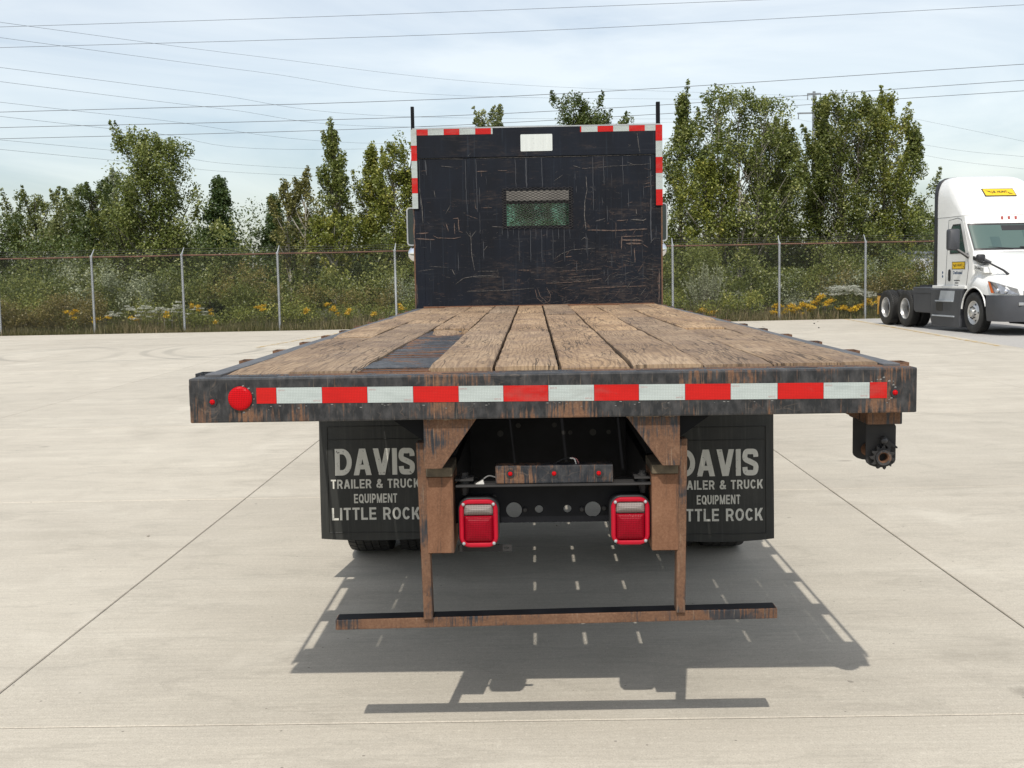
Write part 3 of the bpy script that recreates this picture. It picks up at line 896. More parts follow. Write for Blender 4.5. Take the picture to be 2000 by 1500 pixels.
CABLES = [
    ([(-25.92, 50.0, 13.21), (-7.43, 50.0, 13.38), (10.4, 50.0, 13.65), (24.43, 50.0, 13.87)], 0.013, 'topmost thin cable, leaving the top of the picture right of the headboard'),
    ([(-26.94, 52.0, 12.7), (-0.59, 52.0, 12.91), (25.36, 52.0, 13.68)], 0.014, 'overhead cable second from the top, crossing the whole sky'),
    ([(-26.16, 50.0, 9.45), (-0.62, 50.0, 9.68), (24.51, 50.0, 10.69)], 0.017, 'dark overhead cable just above the headboard stakes, highest of three'),
    ([(-27.17, 52.0, 9.03), (-0.66, 52.0, 9.2), (25.44, 52.0, 10.3)], 0.017, 'dark overhead cable passing behind the headboard stakes, middle of three'),
    ([(-28.18, 54.0, 8.75), (-3.17, 54.0, 8.96), (26.36, 54.0, 10.1)], 0.017, 'dark overhead cable skimming the top of the headboard, lowest of three'),
    ([(-40.24, 80.0, 20.54), (-28.3, 122.6, 25.19), (-1.71, 158.11, 27.32), (49.03, 200.0, 30.89)], 0.018, 'faint far cable falling to the right, highest of the slanting eight'),
    ([(-40.31, 80.0, 19.49), (-28.41, 122.81, 23.64), (-8.3, 151.34, 24.96), (48.35, 200.0, 30.3)], 0.018, 'faint far cable falling to the right, second of the slanting eight'),
    ([(-40.44, 80.0, 17.42), (-32.15, 116.1, 20.47), (-14.4, 144.98, 21.57), (46.4, 200.0, 27.15)], 0.018, 'faint far cable falling to the right, third of the slanting eight'),
    ([(-42.43, 84.0, 17.14), (-31.91, 120.99, 19.63), (-14.61, 146.82, 20.55), (46.4, 200.0, 27.15)], 0.018, 'faint far cable falling to the right, fourth of the slanting eight'),
    ([(-45.43, 90.0, 16.57), (-39.0, 121.14, 18.69), (-17.2, 158.5, 19.78), (51.7, 200.0, 24.65)], 0.018, 'faint far cable falling to the right, fifth of the slanting eight'),
    ([(-45.5, 90.0, 15.46), (-39.07, 121.14, 17.26), (-24.67, 148.38, 18.12), (51.7, 200.0, 24.65)], 0.018, 'faint far cable falling to the right, sixth of the slanting eight'),
    ([(-48.53, 96.0, 14.32), (-41.46, 132.22, 16.14), (-27.87, 158.95, 16.59), (56.66, 240.0, 17.97)], 0.018, 'faint far cable falling to the right, seventh of the slanting eight'),
    ([(-48.58, 96.0, 13.55), (-42.15, 130.49, 15.01), (-27.9, 158.95, 15.62), (56.66, 240.0, 16.94)], 0.018, 'faint far cable falling to the right, lowest of the slanting eight'),
    ([(50.1, 200.0, 30.3), (62.73, 174.85, 22.6), (67.94, 159.94, 18.5), (70.37, 150.0, 15.92)], 0.018, 'thin cable above the white tractor roof, uppermost of three'),
    ([(46.4, 200.0, 27.1), (61.3, 175.0, 19.49), (67.7, 159.26, 16.37), (70.4, 150.0, 14.63)], 0.018, 'thin cable above the white tractor roof, middle of three'),
    ([(51.6, 200.0, 24.6), (61.33, 175.0, 17.91), (67.73, 159.26, 14.72), (70.44, 150.0, 12.94)], 0.018, 'thin cable above the white tractor roof, lowest of three'),
]
def smooth_path(pts, m=8):
    pts = [Vector(p) for p in pts]
    out = []
    for i in range(len(pts) - 1):
        p0 = pts[i - 1] if i else pts[i] * 2 - pts[i + 1]
        p1, p2 = pts[i], pts[i + 1]
        p3 = pts[i + 2] if i + 2 < len(pts) else p2 * 2 - p1
        for k in range(m):
            t = k / m
            out.append(0.5 * ((2 * p1) + (p2 - p0) * t + (2 * p0 - 5 * p1 + 4 * p2 - p3) * t * t + (3 * p1 - p0 - 3 * p2 + p3) * t ** 3))
    out.append(pts[-1])
    return out
for pts, r, lab in CABLES:
    o = MB().tube(smooth_path(pts), r * 0.72, 5).build('overhead_cable', M['cable'])
    tag(o, lab, 'cable', 'overhead cables')

# ================================================================= THE FLATBED TRUCK
truck = empty('flatbed_truck', (0, 0, 0), (0.0017, 0.0018, -0.0044))
tag(truck, 'black flatbed truck seen from behind, with worn wooden deck and tall headboard', 'truck')
LEN = 7.64
DZ = 1.331           # deck steel level
rng = random.Random(11)

# ---- rear header with lights and tape
hd = MB().box(-1.22, 1.22, 0.0, 0.075, 1.176, 1.327).build('rear_header', M['steel_header'], truck, bevel=0.006, seg=2)
MB().box(-1.212, 1.212, 0.075, 0.118, 1.316, 1.3285).build('header_lip', M['steel_half'], hd, bevel=0.002)
for x0, x1 in ((-1.06, -0.93), (-0.37, -0.28), (0.29, 0.37), (0.79, 0.90)):      # worn slots in the top
    MB().box(x0, x1, 0.045, 0.068, 1.3262, 1.3278).build('slot', M['black_matt'], hd)
tape_x = [-0.992, -0.924, -0.770, -0.617, -0.463, -0.310, -0.160, -0.009, 0.144, 0.294, 0.448, 0.600, 0.756, 0.909, 1.062, 1.120]
def tape_z(x): return 1.2662 - 0.0135 * (x + 0.92) / 2.0 * 2.0 / 2.0
for k, (a, b) in enumerate(zip(tape_x[:-1], tape_x[1:])):
    za, zb = tape_z(a), tape_z(b)
    mb = MB()
    mb.prism([(a + 0.0006, za - 0.0267), (b - 0.0006, zb - 0.0267), (b - 0.0006, zb + 0.0267), (a + 0.0006, za + 0.0267)], 1, -0.0016, 0.001)
    t = mb.build('reflective_tape', M['tape_red'] if k % 2 == 0 else M['tape_white'], hd)
    if k % 2 == 1 and b - a > 0.1:                                    # tiny approval marks printed on the silver squares
        lettering('approval_mark', 'DOT-C2', M['print_red'], t, lambda u, v, a=a, z=za: (a + 0.006 + u, -0.0020, z + 0.015 + v), 0.022, 0.0045)
        lettering('approval_mark', 'DOT-C2', M['print_red'], t, lambda u, v, b=b, z=zb: (b - 0.030 + u, -0.0020, z - 0.0205 + v), 0.022, 0.0045)

def marker(x, z, parent, y=0.0, r=0.0095):
    g_ = MB().ring(circ(x, z, r * 1.65, 16), circ(x, z, r * 0.9, 16), 1, y - 0.004, y + 0.002).build('marker_grommet', M['black_plastic'], parent, smooth=40)
    MB().lathe([(y + 0.001, r), (y - 0.005, r * 0.95), (y - 0.009, r * 0.7), (y - 0.0105, r * 0.3)], 14, 1, (x, 0, z)).build('marker_light', M['reflector_red'], parent, smooth=50)
marker(-1.141, 1.248, hd)
marker(1.146, 1.244, hd)
rf = MB().lathe([(0.001, 0.0405), (-0.007, 0.0405), (-0.011, 0.037), (-0.013, 0.028), (-0.0135, 0.006)], 32, 1, (-1.046, 0, 1.259)).build('round_reflector', M['reflector_red'], hd, smooth=40)
# torn silver remains where the other reflector was
mb = MB()
for k in range(26):
    a = k / 26 * 2 * PI
    rr = 0.041 + rng.uniform(-0.004, 0.006)
    x, z = 1.103 + rr * math.cos(a) * 1.1, 1.252 + rr * math.sin(a)
    s = rng.uniform(0.002, 0.006)
    if rng.random() < 0.8 and not (z < 1.262 and x < 1.12):
        mb.add([(x - s, -0.0012, z - s * 0.6), (x + s * 0.9, -0.0012, z - s * 0.4), (x + s * 0.5, -0.0012, z + s * 0.7), (x - s * 0.7, -0.0012, z + s * 0.4)], [(0, 1, 2, 3)])
for k in range(14):
    a = k / 14 * 2 * PI
    x, z, s = -1.046 + 0.046 * math.cos(a), 1.256 + 0.046 * math.sin(a), rng.uniform(0.002, 0.005)
    if x > -1.05:
        mb.add([(x - s, -0.0012, z - s * 0.6), (x + s * 0.9, -0.0012, z - s * 0.4), (x + s * 0.5, -0.0012, z + s * 0.7), (x - s * 0.7, -0.0012, z + s * 0.4)], [(0, 1, 2, 3)])
for k in range(34):                                                    # flecks of old adhesive under the tape
    x = rng.uniform(-0.98, 0.75)
    z = tape_z(x) - 0.030 - abs(rng.gauss(0, 0.008))
    s = rng.uniform(0.001, 0.0032)
    mb.add([(x - s * 1.6, -0.0012, z - s * 0.3), (x + s, -0.0012, z - s * 0.5), (x + s * 1.5, -0.0012, z + s * 0.3), (x - s, -0.0012, z + s * 0.5)], [(0, 1, 2, 3)])
mb.build('old_adhesive', M['adhesive'], hd, normals=False)['kind'] = 'stuff'

# ---- side rails with stake pockets and rub rails
for s in (-1, 1):
    mb = MB()
    xa, xb = sorted((s * 1.128, s * 1.186))
    mb.box(xa, xb, 0.075, LEN, 1.322, DZ + 0.004)
    xa, xb = sorted((s * 1.178, s * 1.186))
    mb.box(xa, xb, 0.075, LEN, 1.19, 1.322)
    rail = mb.build('side_rail', M['rail_grey'], truck, bevel=0.002)
    for k in range(13):
        y = 0.17 + 0.61 * k
        xa, xb = sorted((s * 1.187, s * 1.232))
        xc, xd = sorted((s * 1.193, s * 1.226))
        mb = MB().ring([(xa, y - 0.045), (xb, y - 0.045), (xb, y + 0.045), (xa, y + 0.045)], [(xc, y - 0.037), (xd, y - 0.037), (xd, y + 0.037), (xc, y + 0.037)], 2, 1.20, 1.334)
        mb.build('stake_pocket', M['steel_half'], rail)
    xa, xb = sorted((s * 1.233, s * 1.243))
    if s > 0: xa, xb = 1.2325, 1.2425
    MB().box(xa, xb, 0.078, LEN, 1.225, 1.298).build('rub_rail', M['steel_dark'], rail, bevel=0.002)

# ---- deck planks, each its own part
PB = [-1.128, -0.908, -0.655, -0.425, -0.195, 0.032, 0.282, 0.530, 0.768, 0.998, 1.128]
SCREWS = MB()
def plank(x0, x1, y0, y1, top, gl=0.004, gr=0.004, ragged=0.0):
    """a worn board: uneven edges, rounded arrises, cupped ends"""
    nseg = max(3, int((y1 - y0) / 0.18))
    loops = []
    ph = rng.uniform(0, 6)
    for i in range(nseg + 1):
        t = i / nseg
        y = y0 + (y1 - y0) * t
        ea = gl + abs(rng.gauss(0, 0.0012)) + ragged * rng.random() * (1.0 if 0.1 < t < 0.9 else 0.4)
        eb = gr + abs(rng.gauss(0, 0.0012)) + ragged * rng.random()
        endr = 0.006 if i in (0, nseg) else 0.0
        zt = top + 0.0025 * math.sin(ph + y * 2.1) + rng.gauss(0, 0.0008) - endr
        a, b = x0 + ea, x1 - eb
        w = b - a
        loops.append([(a, y, zt - 0.036), (a, y, zt - 0.004), (a + 0.005, y, zt), (a + w * 0.33, y, zt + 0.0012), (a + w * 0.66, y, zt + 0.0012), (b - 0.005, y, zt), (b, y, zt - 0.004), (b, y, zt - 0.036)])
    for k in range(25):                                   # screw heads over every bearer
        ys_ = 0.225 + 0.3053 * k + rng.uniform(-0.012, 0.012)
        if y0 + 0.02 < ys_ < y1 - 0.02:
            for xs_ in (x0 + 0.045, x1 - 0.045):
                if x1 - x0 > 0.1 and rng.random() < 0.85:
                    SCREWS.add([(q[0], q[1], top + 0.0042) for q in circ(xs_ + rng.uniform(-0.01, 0.01), ys_, 0.0065, 6)], [(0, 1, 2, 3, 4, 5)])
    mb = MB().loft(loops)
    return mb.build('deck_plank', M['wood'], truck, smooth=35)
splits = {0: [0.125, 2.31, 4.9, LEN - 0.01], 1: [0.125, 3.88, LEN - 0.01], 2: [3.06, LEN - 0.01], 3: [0.125, 5.4, LEN - 0.01], 4: [0.125, 2.55, 5.62, LEN - 0.01],
          5: [0.125, 5.15, LEN - 0.01], 6: [0.125, 2.60, LEN - 0.01], 7: [0.125, 4.4, LEN - 0.01], 8: [0.125, 2.58, 5.9, LEN - 0.01], 9: [0.125, 3.7, LEN - 0.01]}
gaps = {(3, 'r'): 0.005, (4, 'l'): 0.004, (4, 'r'): 0.005, (5, 'l'): 0.006, (5, 'r'): 0.004, (6, 'l'): 0.005, (1, 'r'): 0.006, (2, 'l'): 0.004, (2, 'r'): 0.005, (3, 'l'): 0.004, (7, 'r'): 0.002, (8, 'l'): 0.002}
for k in range(10):
    ys = splits[k]
    for a, b in zip(ys[:-1], ys[1:]):
        plank(PB[k], PB[k + 1], a + rng.uniform(0.0, 0.006), b - rng.uniform(0.002, 0.006), 1.345 + rng.uniform(-0.004, 0.006) - (0.004 if k in (0, 9) else 0), gaps.get((k, 'l'), 0.0012), gaps.get((k, 'r'), 0.0012), 0.003 if k in (1, 2, 5) else 0.0)
SCREWS.build('deck_screws', M['steel_patch'], truck, normals=False)['kind'] = 'stuff'
# where a board is gone: black steel strips laid crosswise, and a rotten stump of the board
y = 0.125
while y < 2.62:
    w = rng.choice((0.105, 0.12, 0.135, 0.15))
    MB().box(PB[2] - 0.012, PB[3] + 0.012, y + 0.010, y + w, 1.3185, 1.3315 + rng.uniform(-0.004, 0.004)).build('steel_patch_strip', M['steel_patch'] if rng.random() < 0.6 else M['steel_dark'], truck, bevel=0.0015)
    MB().box(PB[2] - 0.012, PB[3] + 0.012, y, y + 0.0085, 1.314, 1.3300 + rng.uniform(0, 0.005)).build('patch_strip_edge', M['rust'], truck)
    y += w
MB().box(PB[2] - 0.012, PB[3] + 0.012, 2.66, 3.055, 1.313, 1.327).build('steel_patch_strip', M['steel_patch'], truck)
mb = MB()
loops = []
for i in range(9):
    t = i / 8
    y = 2.42 + 0.42 * t
    hw = 0.085 * math.sin(PI * min(1, max(0, 0.1 + t * 0.85))) ** 0.6 * (1 + rng.uniform(-0.15, 0.15))
    c0 = -0.555 + 0.02 * math.sin(5 * t)
    zt = 1.332 + 0.016 * math.sin(PI * t) + rng.uniform(-0.003, 0.003)
    loops.append([(c0 - hw, y, 1.321), (c0 - hw * 0.7, y, zt), (c0 + rng.uniform(-0.01, 0.01), y, zt + 0.004), (c0 + hw * 0.7, y, zt), (c0 + hw, y, 1.321)])
MB().loft(loops, closed=True).build('rotten_board_stump', M['wood'], truck, smooth=30)
for k in range(7):                                                     # splinters along the broken edge
    y = 2.55 + 0.07 * k
    x = PB[3] - 0.012
    MB().prism([(x - 0.028, y), (x + 0.004, y - 0.012), (x + 0.004, y + 0.022)], 2, 1.325, 1.339).build('splinter', M['wood'], truck)

# ---- cross bearers and sills under the deck
for k in range(25):
    y = 0.20 + 0.3053 * k
    mb = MB()
    mb.box(-1.176, 1.176, y, y + 0.05, 1.296, 1.3055)
    mb.box(-1.176, 1.176, y + 0.021, y + 0.029, 1.206, 1.296)
    mb.box(-1.176, 1.176, y, y + 0.05, 1.197, 1.206)
    mb.build('cross_bearer', M['black'], truck)
for s in (-1, 1):
    xa, xb = sorted((s * 0.345, s * 0.432))
    MB().box(xa, xb, 0.30, LEN, 1.002, 1.196).build('deck_sill', M['black'], truck, bevel=0.004)
    MB().box(xa - 0.002, xb + 0.002, 0.075, 0.30, 0.968, 1.000).build('wood_spacer', M['wood_dark'], truck, bevel=0.002)
    mb = MB().box(xa, xb, 0.30, 10.9, 0.698, 0.966)
    fr = mb.build('frame_rail', M['black'], truck, bevel=0.003)

# ---- gussets, underride guard
for s in (-1, 1):
    xo, xi = s * 0.434, s * 0.253
    MB().prism([(xo, 1.1745), (xi, 1.1745), (s * 0.375, 1.004), (xo, 1.004)], 1, 0.028, 0.040).build('gusset_plate', M['steel_half'], truck, bevel=0.0015)
    wl_ = [(xo + (xi - xo) * k / 40, 0.027, 1.1765 + rng.uniform(-0.0015, 0.0015)) for k in range(41)]
    MB().tube(wl_, [0.0035 + rng.uniform(0, 0.0025) for k in range(41)], 6).build('weld_bead', M['weld'], truck, smooth=50)
    mb = MB()                                                          # dark brace behind, to the outside
    mb.prism([(s * 0.44, 1.175), (s * 0.56, 1.175), (s * 0.44, 1.09)], 1, 0.10, 0.112)
    mb.build('side_brace', M['black'], truck)
guard = MB()
def gz(x): return 0.4715 + 0.0116 * x / 0.775
a, b = -0.768, 0.779
guard.add([(a, 0.10, gz(a) - 0.036), (b, 0.10, gz(b) - 0.036), (b, 0.172, gz(b) - 0.036), (a, 0.172, gz(a) - 0.036), (a, 0.10, gz(a)), (b, 0.10, gz(b)), (b, 0.172, gz(b)), (a, 0.172, gz(a))],
          [(0, 3, 2, 1), (4, 5, 6, 7), (0, 1, 5, 4), (1, 2, 6, 5), (2, 3, 7, 6), (3, 0, 4, 7)])
gb = guard.build('underride_bar', M['steel_half'], truck, bevel=0.003, seg=2)
MB().add([(a + 0.004, 0.104, gz(a) + 0.0012), (b - 0.004, 0.104, gz(b) + 0.0012), (b - 0.004, 0.169, gz(b) + 0.0012), (a + 0.004, 0.169, gz(a) + 0.0012)], [(0, 1, 2, 3)]).build('bar_top_paint', M['black'], gb, normals=False)
for s in (-1, 1):
    xo, xi = s * 0.467, s * 0.4355
    xa, xb = sorted((xo, xi))
    zt = 1.086
    zb = gz(s * 0.45) - 0.004
    mb = MB()
    mb.box(xa, xb, 0.088, 0.150, zb, zt)
    if s < 0:
        mb.v = [(x + (0.012 * (zt - z) / (zt - zb)), y, z) for x, y, z in mb.v]
    else:
        mb.v = [(x - (0.010 * (zt - z) / (zt - zb)), y, z) for x, y, z in mb.v]
    u = mb.build('guard_upright', M['steel_half'], truck, bevel=0.002)
# open end of the rails carried on the uprights: rusty end plates
for s in (-1, 1):
    xa, xb = sorted((s * 0.343, s * 0.4345))
    MB().box(xa, xb, 0.085, 0.30, 0.6975, 0.9655).build('rail_end_plate', M['rust'], truck, bevel=0.002)

# ---- lamp box, shelf plate, rear cross member, tail lamps
lb = MB().box(-0.196, 0.213, 0.12, 0.19, 0.9325, 0.994).build('lamp_box', M['steel_blue'], truck, bevel=0.002)
for x, z in ((-0.144, 0.968), (0.008, 0.967), (0.163, 0.966)):
    marker(x, z, lb, 0.12, 0.0085)
MB().box(-0.335, 0.344, 0.105, 0.26, 0.924, 0.931).build('shelf_plate', M['black_matt'], truck, bevel=0.0015)
for x in (-0.306, 0.319):
    sh = MB()
    sh.box(x - 0.032, x + 0.032, 0.12, 0.21, 0.944, 0.951)
    sh.lathe([(0.890, 0.009), (0.908, 0.014), (0.9235, 0.014)], 6, 2, (x, 0.15, 0))
    sh.lathe([(0.9315, 0.018), (0.9435, 0.018)], 14, 2, (x, 0.15, 0))
    sh.lathe([(0.9515, 0.018), (0.957, 0.018), (0.958, 0.013), (0.970, 0.013)], 6, 2, (x, 0.15, 0))
    sh.build('mount_bolt', M['black_matt'], truck, smooth=35)
cm = MB()
holes = [(-0.135, 0.823, 0.028), (-0.046, 0.825, 0.014), (0.055, 0.825, 0.014), (0.145, 0.822, 0.028)]
xs = [-0.343, -0.088, 0.005, 0.098, 0.343]
for (hx_, hz_, hr_), xa, xb in zip(holes, xs[:-1], xs[1:]):
    n_ = 24
    inner = circ(hx_, hz_, hr_, n_, PI / 4)
    outer = []
    for k in range(n_):
        t = k / n_ * 4
        side, f = int(t), t - int(t)
        cs = [(xb, 0.9235), (xa, 0.9235), (xa, 0.778), (xb, 0.778)]
        p0, p1 = cs[side], cs[(side + 1) % 4]
        outer.append((p0[0] + (p1[0] - p0[0]) * f, p0[1] + (p1[1] - p0[1]) * f))
    cm.ring(outer, inner, 1, 0.20, 0.208)
cm.box(-0.343, 0.343, 0.208, 0.26, 0.778, 0.785)
cmo = cm.build('rear_cross_member', M['black'], truck)
for x, z in ((-0.096, 0.825), (0.106, 0.824), (-0.205, 0.875), (0.185, 0.827)):
    MB().lathe([(0.200, 0.009), (0.193, 0.009), (0.189, 0.006)], 6, 1, (x, 0, z)).build('bolt_head', M['black_matt'], cmo)
br = MB().ring(rrect(-0.336, -0.145, 0.677, 0.701, 0.004, 2), rrect(-0.172, -0.156, 0.685, 0.693, 0.003, 2), 1, 0.19, 0.196).build('lamp_bracket', M['black_matt'], truck)
def tail_lamp(x0, x1, z0, z1):
    xm = (x0 + x1) / 2
    y = 0.115
    lamp = MB().prism(rrect(x0 - 0.004, x1 + 0.004, z0 - 0.004, z1 + 0.004, 0.040, 7), 1, y, y + 0.065).build('tail_lamp', M['black_plastic'], truck, bevel=0.003, smooth=40)
    MB().ring(rrect(x0, x1, z0, z1, 0.037, 7), rrect(x0 + 0.0155, x1 - 0.0155, z0 + 0.0155, z1 - 0.0155, 0.016, 7), 1, y - 0.016, y + 0.001).build('red_frame', M['lamp_red'], lamp, bevel=0.004, smooth=40)
    zs = z1 - 0.056
    def pillow(a, b, c, d, nm, mat):
        loops = []
        for ins, yy in ((0.0, y - 0.004), (0.004, y - 0.012), (0.014, y - 0.019), (0.034, y - 0.022)):
            k = min(ins, (d - c) / 2 - 0.002)
            loops.append([(px, yy, pz) for px, pz in rrect(a + ins, b - ins, c + k, d - k, 0.006 if ins < 0.01 else 0.0015, 3)])
        MB().loft(loops).build(nm, mat, lamp, smooth=60)
    pillow(x0 + 0.016, x1 - 0.016, zs + 0.0005, z1 - 0.016, 'clear_lens', M['lens_clear'])
    pillow(x0 + 0.016, x1 - 0.016, z0 + 0.016, zs - 0.0005, 'red_lens', M['lens_red'])
    for sx in (x0 + 0.0145, x1 - 0.0145):
        for sz in (z0 + 0.0145, z1 - 0.0155):
            MB().lathe([(y - 0.0155, 0.0062), (y - 0.019, 0.0055), (y - 0.0208, 0.003)], 12, 1, (sx, 0, sz)).build('screw', M['galv'], lamp, smooth=50)
    MB().box(xm - 0.03, xm + 0.03, y + 0.065, 0.20, (z0 + z1) / 2 - 0.03, (z0 + z1) / 2 + 0.03).build('lamp_mount', M['black'], lamp)
tail_lamp(-0.324, -0.190, 0.713, 0.881)
tail_lamp(0.204, 0.337, 0.715, 0.882)
# wires from the lamp box
MB().tube(smooth_path([(0.01, 0.16, 0.994), (0.04, 0.16, 1.010), (0.065, 0.16, 1.014), (0.078, 0.16, 1.008)]), 0.0025, 6).build('black_wire', M['wire_black'], truck, smooth=60)
MB().tube(smooth_path([(0.065, 0.157, 1.014), (0.080, 0.155, 1.011), (0.086, 0.157, 0.994)]), 0.0026, 6).build('white_wire', M['wire_white'], truck, smooth=60)
MB().tube(smooth_path([(0.072, 0.163, 1.015), (0.088, 0.163, 1.009), (0.096, 0.163, 0.994)]), 0.0022, 6).build('red_wire', M['print_red'], truck, smooth=60)
MB().tube(smooth_path([(-0.196, 0.15, 0.950), (-0.222, 0.15, 0.955), (-0.250, 0.14, 0.938)]), 0.0042, 6).build('taped_wire', M['wire_black'], truck, smooth=60)
MB().prism([(-0.266, 0.9315), (-0.236, 0.9315), (-0.240, 0.946)], 1, 0.125, 0.145).build('wire_connector', M['wire_white'], truck)

# ---- darker members deeper under the deck
MB().box(-0.345, 0.345, 1.25, 1.26, 0.72, 1.10).build('inner_cross_plate', M['black'], truck)
for x, z, r_ in ((-0.13, 0.99, 0.011), (0.03, 0.99, 0.011), (-0.21, 0.955, 0.014), (0.07, 0.955, 0.009), (0.10, 0.955, 0.010), (0.20, 0.955, 0.015), (0.27, 0.955, 0.010)):
    MB().lathe([(1.2488, r_), (1.2500, r_)], 12, 1, (x, 0, z)).build('drilled_hole', M['tyre'], truck)
for yy in (1.9, 2.6, 4.4, 5.8):
    MB().box(-0.345, 0.345, yy, yy + 0.08, 0.74, 0.95).build('frame_cross_member', M['black'], truck)

# ---- rear axle, wheels
AX = 3.17
mb = MB().tube([(-1.0, AX, 0.505), (1.0, AX, 0.505)], 0.065, 14)
mb.lathe([(-0.22, 0.08), (-0.15, 0.17), (-0.05, 0.215), (0.05, 0.215), (0.15, 0.17), (0.22, 0.08)], 20, 0, (0, AX, 0.505))
mb.tube([(0, AX + 0.15, 0.52), (0, 7.2, 0.72)], 0.05, 10)
mb.build('rear_axle', M['black_matt'], truck, smooth=45)
for s_ in (-1, 1):                                        # brake chambers and air hoses by the axle
    MB().lathe([(AX - 0.42, 0.05), (AX - 0.41, 0.085), (AX - 0.34, 0.09), (AX - 0.33, 0.10), (AX - 0.31, 0.10), (AX - 0.30, 0.08), (AX - 0.22, 0.075)], 20, 1, (s_ * 0.50, 0, 0.60)).build('brake_chamber', M['black_matt'], truck, smooth=40)
    MB().tube(smooth_path([(s_ * 0.50, AX - 0.36, 0.69), (s_ * 0.46, AX - 0.50, 0.85), (s_ * 0.30, AX - 0.9, 0.90), (s_ * 0.12, AX - 1.6, 1.02)]), 0.011, 6).build('air_hose', M['wire_black'], truck, smooth=60)
def tyre_mesh(R_=0.508, W_=0.27, blocks=52):
    mb = MB()
    h = W_ / 2
    Rb = R_ - 0.016
    mb.lathe([(-h * 0.80, 0.295), (-h * 0.98, 0.33), (-h, 0.39), (-h * 0.97, 0.45), (-h * 0.88, Rb - 0.012), (-h * 0.78, Rb), (h * 0.78, Rb), (h * 0.88, Rb - 0.012), (h * 0.97, 0.45), (h, 0.39), (h * 0.98, 0.33), (h * 0.80, 0.295)], 48, 0, (0, 0, 0), closed=True)
    ribs = [(-0.86, -0.52), (-0.48, -0.18), (-0.14, 0.14), (0.18, 0.48), (0.52, 0.86)]
    for q, (a, b) in enumerate(ribs):
        for k in range(blocks):
            t0 = 2 * PI * (k + 0.5 * (q % 2)) / blocks
            t1 = t0 + 2 * PI / blocks * 0.84
            vs = []
            for r_, sh in ((Rb - 0.012, 0.0), (R_, 0.03)):
                for t, x in ((t0 + sh * 0.1, a), (t1 - sh * 0.1, a), (t1 - sh * 0.1, b), (t0 + sh * 0.1, b)):
                    rr = r_ - (0.008 if abs(x) > 0.8 else 0)
                    vs.append((x * h, rr * math.cos(t), rr * math.sin(t)))
            mb.add(vs, [(4, 5, 6, 7), (0, 1, 5, 4), (1, 2, 6, 5), (2, 3, 7, 6), (3, 0, 4, 7)])
    return mb.mesh('tyre', 0, 35)
TYRE = tyre_mesh()
TYRE.materials.append(M['tyre'])
def rim_mesh(dish):
    """steel dual wheel: a deep dish (dish > 0 towards -x)"""
    mb = MB()
    prof = [(-0.115, 0.300), (-0.125, 0.292), (-0.12, 0.280), (-0.06, 0.262), (0.02, 0.255), (dish, 0.235), (dish + 0.01, 0.15), (dish - 0.03, 0.105), (dish - 0.10, 0.095), (dish - 0.11, 0.03)]
    mb.lathe(prof, 40, 0, caps=False)
    mb.lathe([(0.0, 0.262), (0.115, 0.300), (0.105, 0.262)], 40, 0, caps=False)
    return mb.mesh('rim', 0, 40)
RIM = rim_mesh(0.10)
RIM.materials.append(M['rim'])
def hub_mesh(dish):
    mb = MB().lathe([(dish + 0.005, 0.125), (dish - 0.04, 0.115), (dish - 0.11, 0.10), (dish - 0.13, 0.06), (dish - 0.13, 0.02)], 20, 0)
    for k in range(10):
        a = 2 * PI * k / 10
        mb.lathe([(dish + 0.012, 0.017), (dish - 0.03, 0.017), (dish - 0.045, 0.010)], 6, 0, (0, 0.168 * math.cos(a), 0.168 * math.sin(a)))
    for k in range(5):
        a = 2 * PI * k / 5 + 0.3
        mb.lathe([(dish + 0.004, 0.020), (dish - 0.004, 0.020)], 10, 0, (0, 0.212 * math.cos(a), 0.212 * math.sin(a)))
    return mb.mesh('hub', 0, 40)
HUB = hub_mesh(0.10)
HUB.materials.append(M['black_matt'])
def wheel(parent, x, y, z, flip, rim=None, rmat=None, tyre=None):
    t = bpy.data.objects.new('wheel', rim or RIM)
    link(t, parent)
    t.location = (x, y, z)
    t.rotation_euler = (0.3, 0, PI if flip else 0)
    link(bpy.data.objects.new('tyre', tyre or TYRE), t)
    if rim is None:
        link(bpy.data.objects.new('hub', HUB), t)
    return t
for s in (-1, 1):
    wheel(truck, s * 1.05, AX, 0.500, s > 0)
    wheel(truck, s * 0.745, AX, 0.500, s < 0)
    wheel(truck, s * 1.02, 10.6, 0.490, s > 0)

